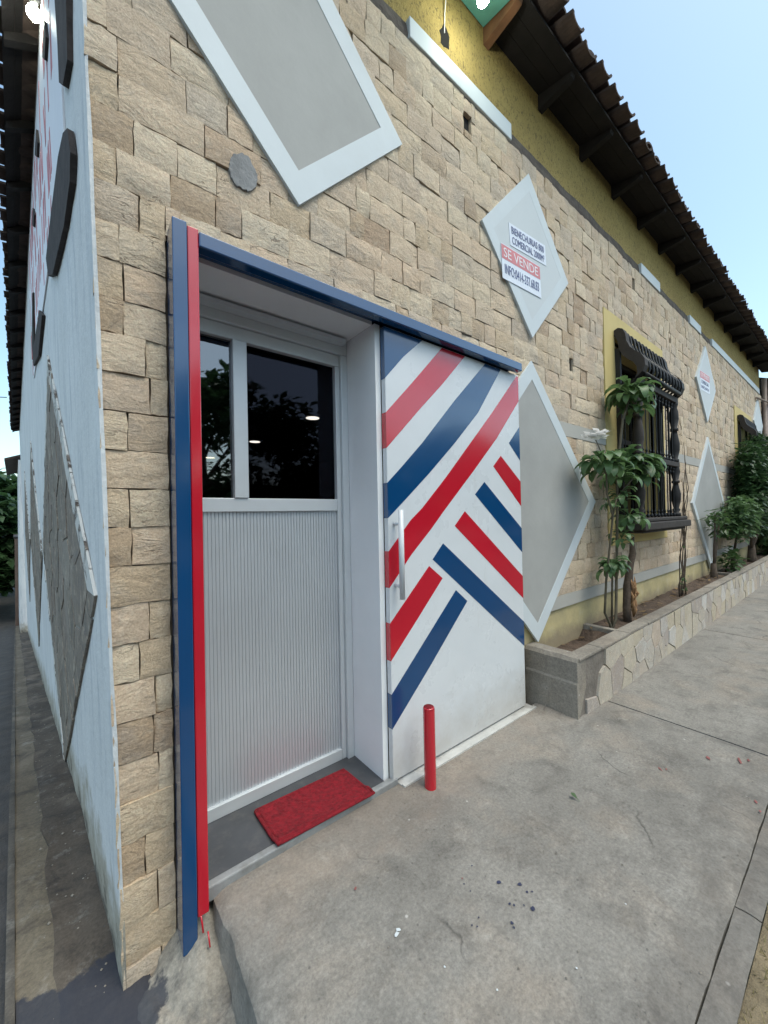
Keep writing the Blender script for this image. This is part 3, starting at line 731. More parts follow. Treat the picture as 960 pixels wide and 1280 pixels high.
# ---- windows with turned wooden grilles
def window(wx):
    W = bpy.data.objects.new('window', None); COL.objects.link(W); W.parent = BLD; W.location = (0, 0, 0)
    b = MB(); z0, z1 = 1.125, 3.688
    for q in sub_rects((wx+.002, wx+1.888, z0, z1), [(wx+.28, wx+1.61, 1.35, 3.42)]):
        b.box(q[0], q[1], 1.709, 1.79, q[2], q[3])
    b.build('surround', 'surround', W)
    b = MB()
    b.box(wx+.28, wx+.30, 1.79, 2.0, 1.37, 3.42); b.box(wx+1.59, wx+1.61, 1.79, 2.0, 1.37, 3.42); b.box(wx+.30, wx+1.59, 1.79, 2.0, 3.40, 3.42); b.box(wx+.30, wx+1.59, 1.79, 2.0, 1.35, 1.37)
    b.build('reveal', 'surround', W)
    xm = wx+.945
    b = MB()
    for (a, c) in ((wx+.30, wx+.36), (xm-.03, xm+.03), (wx+1.53, wx+1.59)): b.box(a, c, 1.93, 1.97, 1.42, 3.34)
    for (a, c) in ((1.372, 1.42), (2.36, 2.42), (3.34, 3.40)): b.box(wx+.30, wx+1.59, 1.932, 1.968, a, c)
    b.build('sash', 'dark_wood', W)
    MB().box(wx+.31, wx+1.58, 1.975, 1.980, 1.40, 3.36).build('pane', 'pane_far', W)
    xl, xr, yf = wx+.26, wx+1.63, 1.47                              # grille box
    # sill: two stepped mouldings
    b = MB().box(xl-.10, xr+.16, yf-.05, 1.708, 1.285, 1.37).box(xl-.07, xr+.12, yf-.025, 1.708, 1.372, 1.415).box(xl-.05, xr+.08, yf-.01, 1.708, 1.255, 1.283)
    bevel(b.build('sill', 'grey_wood', W), .012)
    # turned posts at the front corners
    prof = []
    for (z, r) in ((1.415, .055), (1.46, .055), (1.465, .035), (1.50, .05), (1.52, .033), (1.62, .058), (1.70, .063), (1.80, .038), (1.835, .034), (1.84, .05), (1.87, .05), (1.875, .034), (1.98, .060), (2.05, .048), (2.10, .036), (2.11, .05), (2.14, .05), (2.15, .036), (2.26, .062), (2.34, .064), (2.46, .042), (2.50, .036), (2.505, .05), (2.54, .05), (2.55, .038), (2.66, .06), (2.75, .055), (2.80, .042), (2.84, .055), (2.86, .055)):
        prof.append((r, z))
    for x, mk in ((xl+.06, 'grey_wood'), (xr-.06, 'dark_wood')):
        MB().lathe((x, yf+.05, 0), [(r*.86, z) for r, z in prof], 14).build('turned_post', mk, W)
    for x in (xl+.03, xr-.03):                                      # flat jambs where the grille meets the wall
        MB().box(x-.02, x+.02, 1.66, 1.708, 1.415, 3.30).build('wall_jamb', 'dark_wood', W)
    # rails front and sides with rows of little turned knobs
    for (za, zb) in ((2.04, 2.10), (2.855, 2.925)):
        bevel(MB().box(xl+.02, xr-.02, yf+.01, yf+.075, za, zb).build('rail', 'grey_wood', W), .006)
        for x in (xl+.06, xr-.06): MB().box(x-.02, x+.02, yf+.076, 1.707, za, zb-.01).build('side_rail', 'dark_wood', W)
    for x in (xl+.06, xr-.06): MB().box(x-.02, x+.02, yf+.1, 1.707, 1.416, 1.46).build('side_rail', 'dark_wood', W)
    kn = [(.008, 0), (.017, .012), (.019, .03), (.009, .045), (.009, .055), (.016, .065), (.009, .08), (.006, .10)]
    bar_x = [xl+.17+i*(xr-xl-.34)/9 for i in range(10)]
    bars = [(x, yf+.045) for x in bar_x]+[(x, yf+.045+d) for x in (xl+.06, xr-.06) for d in (.07, .13)]
    prof = [(r, 1.416+h) for r, h in kn]+[(r, 2.04-h) for r, h in kn[::-1]]+[(r, 2.10+h) for r, h in kn]+[(r, 2.855-h) for r, h in kn[::-1]]
    mb = MB(); mb.lathe((0, 0, 0), prof, 7); mesh_bar = mb.mesh('bar'); mesh_bar.materials.append(M['iron'])
    for (x, y) in bars: link('bar', mesh_bar, W).location = (x, y, 0)
    # ogee hood: profile in (outward, z)
    og = [(0, 3.50), (.04, 3.515), (.085, 3.49), (.11, 3.43), (.12, 3.35), (.15, 3.27), (.20, 3.21), (.255, 3.16), (.285, 3.10), (.29, 3.03), (.265, 2.97), (.22, 2.935)]
    def yz(o): return (1.706-o[0], o[1])
    for x, mk in ((xl-.01, 'grey_wood'), (xr-.09, 'dark_wood')):
        b = MB(); w2 = .10
        inn = [(max(0, o[0]-.075), o[1]-.065) for o in og]
        for i in range(len(og)-1):
            a, c, d_, e = yz(og[i]), yz(og[i+1]), yz(inn[i+1]), yz(inn[i])
            b.prism([(x, *a), (x, *c), (x, *d_), (x, *e)], (w2, 0, 0))
        b.build('hood_bracket', mk, W)
    mo = MB(); mo.tube([(0, *yz(o)) for o in og], .013, 6); me = mo.mesh('hood_bar'); me.materials.append(M['iron'])
    for x in bar_x: link('hood_bar', me, W).location = (x, .012, -.01)
    b = MB()
    for k_, rr_ in ((1, .022), (10, .026)):
        o = yz(og[k_]); b.tube([(xl+.09, o[0]+.01, o[1]-.01), (xr-.09, o[0]+.01, o[1]-.01)], rr_, 8)
    b.build('hood_rail', 'dark_wood', W)
    return W
for wx in WIN: window(wx)
# ---- side wall (battered) with its relief
b = MB(); ns, nz3 = 40, 24; vs = []
for i in range(ns+1):
    s = 18.6*(i/ns)**1.6
    for j in range(nz3+1):
        z0 = ground_s(s)-.25; z = z0+(5.30-z0)*j/nz3
        p = side_pt(s, z); p += SN*(.006*nnoise(s, z, 3) if i else 0); vs.append(p)
b.add(vs, [(i*(nz3+1)+j, i*(nz3+1)+j+1, (i+1)*(nz3+1)+j+1, (i+1)*(nz3+1)+j) for i in range(ns) for j in range(nz3)], smooth=True)
# a small return so the plaster edge at the corner has thickness
vs = []
for j in range(25):
    z = -.5+5.8*j/24; jt = .006*nnoise(z, 9, 6)
    p = side_pt(0, z); vs += [p, Vector((p.x+.012+jt, 1.712, z)), Vector((p.x+.012+jt, 1.76, z))]
b.add(vs, [(3*j+k, 3*j+k+1, 3*j+k+4, 3*j+k+3) for j in range(24) for k in range(2)], smooth=False)
b.build('side_wall', 'side_paint', BLD, recalc=False)
def side_diamond(cs, cz, hs, hz, n):
    P = lambda k: [(cs, cz+hz-k), (cs+hs-k*hs/hz, cz), (cs, cz-hz+k), (cs-hs+k*hs/hz, cz)]
    o, inn = P(0), P(.16)
    bk = MB(); bk.prism([side_pt(*q, -.005) for q in inn], SN*.012)
    pan = bk.build('flagstone_diamond', 'mortar_grey', BLD)
    for i in range(4):
        j = (i+1) % 4; t = MB(); N = 14
        for k in range(N):
            def L(a, c, u): return (a[0]+(c[0]-a[0])*u, a[1]+(c[1]-a[1])*u)
            u0, u1 = k/N, (k+1)/N; e = .011+.005*nnoise(cs*3+i, k, 1.3); w0 = .02*nnoise(k, i+cs, .9)
            q = [L(o[i], o[j], u0), L(o[i], o[j], u1), L(inn[i], inn[j], u1), L(inn[i], inn[j], u0)]
            t.prism([side_pt(x[0], x[1]+(w0 if m_ < 2 else 0), .002) for m_, x in enumerate(q)], SN*e)
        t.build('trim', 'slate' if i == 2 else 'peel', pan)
    seeds = []
    for k in range(4000):
        q = (R.uniform(cs-hs, cs+hs), R.uniform(cz-hz, cz+hz))
        if abs(q[0]-cs)/hs+abs(q[1]-cz)/hz < .9 and all(math.hypot((q[0]-x[0]), q[1]-x[1]) > .26 for x in seeds): seeds.append(q)
    for c in voronoi(inn, seeds, .014):
        if area(c) < .006: continue
        h = R.uniform(.004, .010)
        t = MB(); t.prism([side_pt(x, z, .006) for x, z in c], SN*h, R.random()); t.build('flagstone', 'slate', pan)
side_diamond(2.22, 1.20, 2.02, 1.60, 26)
side_diamond(6.76, 1.15, 2.30, 1.68, 20)
side_diamond(12.1, 1.15, 2.60, 1.75, 16)
for pl in ([(0.612, 3.984), (0.209, 3.589), (0.248, 3.368), (0.434, 3.415), (0.566, 3.537), (0.567, 3.717)],
           [(0.50, 3.256), (0.339, 3.159), (0.274, 3.013), (0.33, 2.93), (0.60, 2.90), (1.305, 2.997), (1.631, 3.138), (1.758, 3.318), (1.253, 3.33), (0.744, 3.317)],
           [(3.85, 3.98), (3.68, 3.92), (3.95, 3.45), (2.75, 3.36), (2.40, 3.18), (3.15, 3.09), (4.25, 3.317), (4.40, 3.63)],
           [(1.17, 4.39), (1.115, 4.25), (1.255, 4.24), (1.398, 4.38)], [(2.2, 4.53), (2.1, 4.36), (2.24, 4.345), (2.49, 4.53)], [(3.07, 4.44), (2.89, 4.275), (3.07, 4.265), (3.30, 4.41)]):
    t = MB(); n = len(pl); vv = [side_pt(*p, .002) for p in pl]; of = SN*.022
    tri = tessellate_polygon([[Vector((p[0], p[1], 0)) for p in pl]])
    t.add(vv+[v+of for v in vv], [tuple(x+n for x in f) for f in tri]+[(i, (i+1) % n, n+(i+1) % n, n+i) for i in range(n)])
    t.build('frame_piece', 'frame_dark', BLD)
SIGN = MB().prism([side_pt(*q, .001) for q in ((.62, 3.32), (4.7, 3.30), (4.9, 4.8), (.66, 4.86))], SN*.008).build('sign_board', 'ink_white', BLD)
t = MB()                                                           # faded red lettering, unreadable at this slant
for ln, (zc, hh) in enumerate(((4.55, .34), (4.15, .30), (3.75, .28), (3.45, .16))):
    s = .75+.2*ln
    while s < 4.9:
        wd = R.uniform(.10, .22)
        if R.random() < .78:
            for k in range(R.choice([1, 2, 2])):
                a = s+wd*R.random(); lean = R.uniform(-.08, .08)
                t.prism([side_pt(a, zc-hh/2, .0), side_pt(a+.05, zc-hh/2, .0), side_pt(a+.05+lean, zc+hh/2, .0), side_pt(a+lean, zc+hh/2, .0)], SN*.0105)
        s += wd+.05
t.build('lettering', 'ink_faded', SIGN, 'stuff')
# ---- eaves: boards, rafters, clay tiles
E1 = (1.745, 5.215); E2 = (1.42, 5.155)                            # facade deck: (y, z) at wall and at edge
for k in range(3):
    f0, f1 = k/3+.004, (k+1)/3-.004
    A = (E1[0]+(E2[0]-E1[0])*f0, E1[1]+(E2[1]-E1[1])*f0); B = (E1[0]+(E2[0]-E1[0])*f1, E1[1]+(E2[1]-E1[1])*f1)
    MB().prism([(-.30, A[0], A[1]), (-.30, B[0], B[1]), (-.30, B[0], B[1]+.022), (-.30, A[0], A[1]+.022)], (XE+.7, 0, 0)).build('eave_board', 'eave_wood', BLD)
for k in range(18):
    x = 2.425+.78*(k-3)
    if x > XE or x < .0: continue
    b = MB(); b.prism([(x, 1.745, 5.210), (x, 1.445, 5.156), (x, 1.455, 5.125), (x, 1.49, 5.112), (x, 1.745, 5.078)], (.06, 0, 0))
    b.build('rafter', 'lamplit_rafter_wood' if k == 3 else 'eave_wood', BLD)  # the rafter next to the bulb gets the painted lamplight
MB().prism([(1.715, 1.735, 5.195), (1.715, 1.44, 5.142), (1.715, 1.44, 5.150), (1.715, 1.735, 5.203)], (.70, 0, 0)).build('teal_board', 'teal', BLD)  # teal board added below the deck beside the bulb
# side deck
SO = .20
for k in range(3):
    f0, f1 = k/3+.005, (k+1)/3-.005
    def sp(s, f): return P0+SD*s+SN*(.07+SO*f)+Vector((0, 0, 5.12-.15*f))
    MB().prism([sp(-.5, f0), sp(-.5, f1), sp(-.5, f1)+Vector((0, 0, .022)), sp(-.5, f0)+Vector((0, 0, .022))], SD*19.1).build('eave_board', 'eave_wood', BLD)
for k in range(22):
    s = .35+.83*k
    b = MB(); p = [P0+SD*s+SN*(.06+o)+Vector((0, 0, z)) for o, z in ((0, 5.115), (SO, 4.965), (SO, 4.91), (0, 5.03))]
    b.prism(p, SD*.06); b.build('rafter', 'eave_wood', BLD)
def tile_mesh(cover=True):
    b = MB(); n = 8; L = .42; vs = []
    for (f, r) in ((0, .118 if cover else .098), (1, .092 if cover else .118)):
        for th in (0, .024):
            for i in range(n+1):
                a = math.pi*i/n; rr_ = r-th
                z = rr_*math.sin(a)*.70 if cover else -rr_*math.sin(a)*.5
                vs.append((rr_*math.cos(a), f*L, z))
    m1 = n+1
    f = []
    for i in range(n):
        f += [(i, i+1, 2*m1+i+1, 2*m1+i), (m1+i, 3*m1+i, 3*m1+i+1, m1+i+1), (i, m1+i, m1+i+1, i+1), (2*m1+i, 2*m1+i+1, 3*m1+i+1, 3*m1+i)]
    for i in (0, n): f.append((i, 2*m1+i, 3*m1+i, m1+i))
    b.add(vs, f, smooth=False); me = b.mesh('roof_tile'); me.materials.append(M['tile']); return me
TC, TP = tile_mesh(True), tile_mesh(False)
sl1 = math.atan2(E1[1]-E2[1], E1[0]-E2[0])
ROOF = bpy.data.objects.new('roof', None); COL.objects.link(ROOF); ROOF.parent = BLD
def lay(base, rot, n, pitch, step, nrows, along, inward, rise):
    for r in range(nrows):
        for k in range(n):
            for me, off, dz, bk in ((TC, 0, .045, .045), (TP, pitch/2, .055, -.02)):
                o = link('roof_tile', me, ROOF)
                o.location = base+along*(k*pitch+off+R.uniform(-.008, .008))+inward*(bk+r*step+R.uniform(-.018, .018))+Vector((0, 0, dz+rise*(bk+r*step)+R.uniform(-.006, .006)))
                o.rotation_euler = (sl1+R.uniform(-.02, .02), R.uniform(-.05, .05), rot+R.uniform(-.025, .025))
lay(Vector((-.25, 1.305, 5.172)), 0, 57, .258, .34, 1, Vector((1, 0, 0)), Vector((0, 1, 0)), math.tan(sl1))
sth = math.atan2(-.994, .106)
pb = P0+SD*(-.45)+SN*(.07+SO+.03)+Vector((0, 0, 5.02))
lay(pb, sth, 80, .238, .34, 1, SD, -SN, math.tan(sl1))
# the roof behind the eave course: one sheet of corrugated tiles
b = MB(); vs = []
NX = 300; 
for i in range(NX+1):
    x = -.35+(XE+.5)*i/NX
    for j in range(2):
        y = 1.50+5.5*j; vs.append((x, y, 5.26+(y-1.50)*.25+.03*math.cos(2*math.pi*x/.238)))
b.add(vs, [(i*2, i*2+2, i*2+3, i*2+1) for i in range(NX)])
b.build('roof_slope', 'tile', ROOF, recalc=False)
b = MB()
b.add([P0+SD*s+SN*(.07+SO-.05-o)+Vector((0, 0, 5.03+.36*o)) for s in (-.3, 18.7) for o in (0, 1.2)], [(0, 1, 3, 2)])
b.build('roof_slope', 'tile', ROOF, recalc=False)
# ---- room behind the glass
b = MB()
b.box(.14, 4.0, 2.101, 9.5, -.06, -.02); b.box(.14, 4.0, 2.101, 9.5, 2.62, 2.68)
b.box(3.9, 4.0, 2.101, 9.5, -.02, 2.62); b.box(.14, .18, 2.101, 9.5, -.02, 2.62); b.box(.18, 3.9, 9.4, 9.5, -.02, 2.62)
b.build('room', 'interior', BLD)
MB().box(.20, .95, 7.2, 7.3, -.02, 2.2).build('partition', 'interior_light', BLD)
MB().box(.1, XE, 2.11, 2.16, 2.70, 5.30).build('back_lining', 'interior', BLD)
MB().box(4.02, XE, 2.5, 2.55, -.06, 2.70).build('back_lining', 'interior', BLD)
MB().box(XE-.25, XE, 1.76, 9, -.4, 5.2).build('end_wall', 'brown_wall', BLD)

# ================================================================== THINGS
for (x, y, lb) in ((1.97, 3.75, 'round lit ceiling light nearest the glass, right of the door mullion'), (1.90, 5.37, 'round lit ceiling light just right of the door mullion, middle of the row'), (1.74, 7.17, 'round lit ceiling light seen in the narrow left glass pane')):
    t = thing('ceiling_light', lb, 'ceiling light', (x, y, 2.60), 'ceiling lights inside the shop')
    b = MB(); b.tube([(0, 0, .02), (0, 0, -.012)], .085, 20); b.build('rim', 'alu_frame', t)
    b = MB(); b.tube([(0, 0, -.012), (0, 0, -.016)], .072, 20); b.build('diffuser', 'down', t)
# bulbs under the eaves
def bulb(loc, lb, wall_to):
    t = thing('bulb_lamp', lb, 'lamp', loc, 'bulbs under the eaves')
    b = MB(); b.lathe((0, 0, .03), [(.03, .10), (.03, .04), (.018, .0)], 12); b.build('socket', 'iron', t)
    b = MB(); b.lathe((0, 0, 0), [(.012, .03), (.022, .015), (.036, -.015), (.036, -.04), (.02, -.062), (.004, -.068)], 14); b.build('bulb', 'bulb', t)
    b = MB(); b.tube(wall_to, .004, 6); b.build('cable', 'ink_white', t); return t
bulb((2.05, 1.47, 4.845), 'lit bulb under the facade eave beside the orange rafter', [(0, 0, .12), (-.01, .05, .33), (-.06, .24, .34), (-.065, .268, .12), (-.068, .272, -.02)])
lp = P0+SD*1.55+SN*.118+Vector((0, 0, 4.80))
bulb(lp, 'glaring lit bulb over the pale side wall at the upper left', [(0, 0, .12), (.03, 0, .13), (.07, 0, .12)])
pts = [(1.985+.05*math.cos(a)*(1+.4*R.uniform(-1, 1)), 1.7445, 4.79+.075*math.sin(a)*(1+.4*R.uniform(-1, 1))) for a in [i*.57 for i in range(11)]]
MB().prism(pts, (0, .003, 0)).build('wall_hole', 'hole', BLD)  # flat black patch painting the shade of a hole
# posters on the white diamonds
def text_mesh(body, width, height):
    cu = bpy.data.curves.new('lettering', 'FONT'); cu.body = body; cu.extrude = .0006; cu.align_x = 'LEFT'; cu.resolution_u = 3
    o = bpy.data.objects.new('tmp', cu); COL.objects.link(o); bpy.context.view_layer.update()
    me = bpy.data.meshes.new_from_object(o.evaluated_get(bpy.context.evaluated_depsgraph_get()))
    bpy.data.objects.remove(o)
    xs_ = [v.co.x for v in me.vertices]; ys_ = [v.co.y for v in me.vertices]
    for v in me.vertices:
        v.co.x = (v.co.x-min(xs_))*width/(max(xs_)-min(xs_)); v.co.y = (v.co.y-min(ys_))*height/(max(ys_)-min(ys_))
    return me
def poster(name, lb, loc, tilt, w_, h_, parts, grp):
    t = thing(name, lb, 'poster', loc, grp); t.rotation_euler = (math.radians(90), -tilt, 0)
    t.rotation_euler = Matrix.Rotation(-tilt, 3, 'Y').to_4x4().to_euler()
    MB().box(0, w_, 0, .0015, 0, h_).build('sheet', 'paper', t)
    for p in parts:
        if p[0] == 'band':
            MB().box(.004, w_-.004, -.0012, -.0002, p[1], p[2]).build('band', p[3], t)
        else:
            _, body, x, z, tw, th, mk = p
            me = text_mesh(body, tw, th); me.materials.append(M[mk])
            o = link('lettering', me, t); o.location = (x, -.002, z); o.rotation_euler = (math.radians(90), 0, 0)
    return t
poster('poster', 'white sheet with two blue lines of print on the diamond, above the red band', (2.645, 1.6955, 3.605), .085, .545, .175,
       [('t', 'BIENECHURIAS 800', .03, .098, .485, .056, 'ink_blue'), ('t', 'COMERCIAL 2000M²', .03, .02, .485, .056, 'ink_blue')], 'for sale posters')
poster('poster', 'white and red SE VENDE sale sheet on the diamond over the door', (2.530, 1.6935, 3.302), .055, .560, .268,
       [('band', .155, .262, 'paper_red'), ('t', 'SE VENDE', .03, .172, .49, .072, 'ink_white'), ('t', 'INFO:0414-337.68.83', .035, .045, .49, .075, 'ink_blue')], 'for sale posters')
poster('poster', 'small faded for sale sheet on the far white diamond', (8.09, 1.6885, 3.50), .03, .60, .32,
       [('band', .20, .312, 'paper_red'), ('t', 'SE VENDE', .05, .222, .48, .07, 'ink_white'), ('t', 'COMERCIAL', .05, .115, .48, .06, 'ink_blue'), ('t', 'INFO:0414', .05, .03, .48, .055, 'ink_blue')], 'for sale posters')
# bollard, mat
t = thing('bollard', 'short red pipe bollard in front of the striped door', 'bollard', (1.478, 1.52, 0))
b = MB(); b.tube([(0, 0, -.04), (0, 0, .432)], [.033, .033], 20, caps=False)
b.tube([(0, 0, .432), (0, 0, .440)], [.033, .029], 20); b.build('pipe', 'red_paint', t)
b = MB(); b.tube([(0, 0, .4405), (0, 0, .4415)], .027, 20); b.build('cap', 'rug', t)
b = MB(); nu, nv = 44, 22; vs = []
c4 = [Vector((.652, 1.925, 0)), Vector((1.158, 1.905, 0)), Vector((1.175, 1.635, 0)), Vector((.660, 1.655, 0))]
def rugp(u, v): return c4[0]*(1-u)*(1-v)+c4[1]*u*(1-v)+c4[2]*u*v+c4[3]*(1-u)*v
for j in range(nv+1):
    for i in range(nu+1):
        p = rugp(i/nu, j/nv); ed = min(i, nu-i, j, nv-j)
        z = .036+.004*nnoise(p.x, p.y, 9)+(.006 if ed == 1 else 0)+.0035*R.uniform(-1, 1)
        z += .012*max(0, 1-abs(p.y-1.90+.12*(p.x-.66))/.05)*max(0, nnoise(p.x, 0, 3)+.6)
        if p.y < 1.692: z += .012
        if ed == 0: z -= .010; p += Vector((R.uniform(-.003, .003), R.uniform(-.003, .003), 0))
        vs.append((p.x, p.y, z))
b.add(vs, [(j*(nu+1)+i, j*(nu+1)+i+1, (j+1)*(nu+1)+i+1, (j+1)*(nu+1)+i) for j in range(nv) for i in range(nu)], smooth=True)
per = [rugp(i/20, 0) for i in range(20)]+[rugp(1, i/10) for i in range(10)]+[rugp(1-i/20, 1) for i in range(20)]+[rugp(0, 1-i/10) for i in range(11)]
b.tube([(p.x, p.y, .032+(.012 if p.y < 1.692 else 0)) for p in per], .009, 6)
tag(b.build('door_mat', 'rug'), 'small red rug lying on the dark threshold at the door', 'door mat')
# planter
PL = thing('planter', 'long low planter of crazy paving stones under the windows', 'planter', (2.777, 1.31, 0))
PL.location = (0, 0, 0)
XP = 24
b = MB()
vs = []; NY = 12
for j in range(NY+1):
    y = 1.322+(1.735-1.322)*j/NY
    for (x, z) in ((2.777, -.05), (2.777, .20), (2.773, .245), (2.783, .26), (2.775, .405), (2.795, .432), (2.905, .432), (2.915, .40), (2.915, .2)):
        vs.append((x+.006*nnoise(y, z, 8), y+(.004*nnoise(z, j, 7)), z+(.012*nnoise(y, 2, 5) if .2 < z < .3 else .004*nnoise(y, z, 9))))
k = 9
b.add(vs, [(j*k+i, j*k+i+1, (j+1)*k+i+1, (j+1)*k+i) for j in range(NY) for i in range(k-1)], smooth=False)
b.add(vs[:k], [tuple(range(k))]); 
bb = b.build('end_wall', 'planter_conc', PL)
MB().box(2.80, XP, 1.328, 1.40, -.05, .405).build('front_wall', 'mortar_dark', PL)
x = 2.80                                                            # cap stones on the front wall
while x < XP:
    wd = R.uniform(.35, .6) if x < 12 else 3
    c = MB(); c.box(x+.003, min(x+wd, XP)-.003, 1.312+R.uniform(-.003, .003), 1.425, .407, .432+R.uniform(-.003, .004))
    bevel(c.build('cap_stone', 'planter_conc', PL), .006); x += wd
rect = [(2.90, -.02), (15.0, -.02), (15.0, .402), (2.90, .402)]
seeds = []
for k in range(9000):
    q = (R.uniform(2.9, 15), R.uniform(0, .40))
    if all(abs(q[0]-s[0]) > .3 or math.hypot((q[0]-s[0])*.85, q[1]-s[1]) > .085+.13*((s[0]*7.3+s[1]*31) % 1) for s in seeds): seeds.append(q)
cells = [c for c in voronoi(rect, seeds, .009) if area(c) > .002]
cells.sort(key=lambda c: min(p[0] for p in c))
far = MB()
for i, c in enumerate(cells):
    cx, cz = sum(p[0] for p in c)/len(c), sum(p[1] for p in c)/len(c)
    if cx < 3.2 and (cz > .16 or cx < 2.98): continue
    y = 1.316-R.uniform(0, .006); tt = R.random()
    b = MB() if i < 290 else far
    b.prism([(p[0]+R.uniform(-.004, .004), y, p[1]+R.uniform(-.003, .003)) for p in c], (0, .02, 0), tt)
    if i < 290: b.build('paving_stone', 'flag', PL)
if far.v: far.build('paving_stone', 'flag', PL, 'stuff')
b = MB(); vs = []; NX, NY = 150, 8
for i in range(NX+1):
    for j in range(NY+1):
        x, y = 2.90+(XP-2.9)*(i/NX)**1.3, 1.40+.345*j/NY
        vs.append((x, y, .345+.02*(j/NY)+.018*nnoise(x, y, 6)+.01*nnoise(x, y, 17)-(.07 if x < 3.75 else 0)))
b.add(vs, [(i*(NY+1)+j, i*(NY+1)+j+1, (i+1)*(NY+1)+j+1, (i+1)*(NY+1)+j) for i in range(NX) for j in range(NY)], smooth=True)
b.build('soil', 'soil', PL)
for x in (3.80, 8.55): bevel(MB().box(x, x+.06, 1.425, 1.737, .25, .405).build('divider', 'planter_conc', PL), .006)
# ---- plants
def leaf_mesh(L, wid, droop, lobed=.22):
    n = 8; vs = []; f = []
    prof = [.10, .10, .13, .34, .72, .95, 1.0, .62, .06]
    for i in range(n+1):
        t = i/n; wd = wid*prof[i]
        if 3 < i < n and lobed: wd *= 1+lobed*(.6 if i % 2 else -.6)
        ang = .45-droop*1.5*t*t
        if i == 0: y, z = 0, 0
        else: y += L/n*math.cos(ang); z += L/n*math.sin(ang)
        vs += [(-wd, y, z+.35*wd), (0, y, z), (wd, y, z+.35*wd)]
    for i in range(n):
        a = 3*i; f += [(a, a+1, a+4, a+3), (a+1, a+2, a+5, a+4)]
    b = MB(); b.add(vs, f, .5, True); return b
LM = []
for k in range(5):
    b = leaf_mesh(.20+.022*k, .034+.006*(k % 3), .75+.16*k); b.t = [.15+.2*k]*len(b.t)
    me = b.mesh('leaf'); me.materials.append(M['leaf']); LM.append(me)
def rosette(T, c, n, scale, spread=1.0):
    for k in range(int(n*2.3)):
        o = link('leaf', R.choice(LM), T); o.location = Vector(c)+Vector((0, 0, R.uniform(-.04, .04)))
        a = k*2.4+R.uniform(-.3, .3); el = R.uniform(-.55, .7)*spread
        o.rotation_euler = (Matrix.Rotation(a, 4, 'Z') @ Matrix.Rotation(el, 4, 'X')).to_euler()
        s = 1.02*scale*R.uniform(.7, 1.2); o.scale = (s, s, s)
T = thing('tall_plant', 'tall plant with drooping leaf rosettes and a white flower before the first window', 'plant', (3.98, 1.55, .35))
T.location = (0, 0, 0)
b = MB()
def stemline(pts, r0, r1): 
    q = [Vector(p)+Vector((R.uniform(-.008, .008), R.uniform(-.008, .008), 0)) for p in pts]; b.tube(q, [r0+(r1-r0)*i/(len(q)-1) for i in range(len(q))], 7)
stemline([(3.93, 1.54, .30), (3.90, 1.53, .42), (3.80, 1.53, .55), (3.81, 1.52, .85), (3.86, 1.5, 1.2), (3.86, 1.48, 1.45), (3.74, 1.46, 1.65), (3.68, 1.45, 1.83)], .013, .007)
stemline([(3.93, 1.54, .36), (4.04, 1.54, .45), (4.05, 1.53, .9), (4.07, 1.52, 1.4), (4.10, 1.51, 1.9), (4.22, 1.50, 2.4), (4.33, 1.47, 2.62)], .014, .011)
stemline([(3.95, 1.54, .40), (3.97, 1.53, .9), (4.0, 1.52, 1.1)], .010, .007)
stemline([(3.86, 1.49, 1.42), (3.97, 1.47, 1.62), (4.25, 1.46, 1.78), (4.45, 1.46, 1.88)], .010, .008)
stemline([(3.68, 1.45, 1.83), (3.60, 1.45, 2.0), (3.50, 1.45, 2.12)], .006, .004)
b.build('stem', 'stem', T)
for c, n, s in (((4.34, 1.46, 2.66), 26, 1.05), ((4.46, 1.46, 1.95), 30, 1.12), ((4.26, 1.49, 1.98), 16, .95), ((3.63, 1.45, 1.90), 24, .98), ((3.88, 1.5, .98), 20, .62), ((4.0, 1.52, .95), 12, .6), ((4.22, 1.46, 1.42), 16, .72), ((3.86, 1.48, 1.55), 6, .5), ((4.10, 1.5, 1.62), 12, .7), ((4.62, 1.47, 1.84), 14, .95), ((4.06, 1.49, 1.82), 12, .85), ((4.45, 1.46, 2.52), 10, .9), ((4.12, 1.5, 1.22), 10, .6)):
    rosette(T, c, n, s)
b = MB()
for k in range(44):
    c = Vector((3.49+R.uniform(-.07, .08), 1.45+R.uniform(-.05, .05), 2.155+R.uniform(-.02, .03))); a = R.uniform(0, 6.28); r_ = R.uniform(.055, .085)
    d1 = Vector((math.cos(a), math.sin(a), R.uniform(-.3, .6)))*r_; d2 = Vector((-math.sin(a), math.cos(a), 0))*r_*.45
    b.add([c, c+d1*.5+d2, c+d1, c+d1*.5-d2], [(0, 1, 2, 3)], R.random())
b.build('flower', 'petal', T, recalc=False)
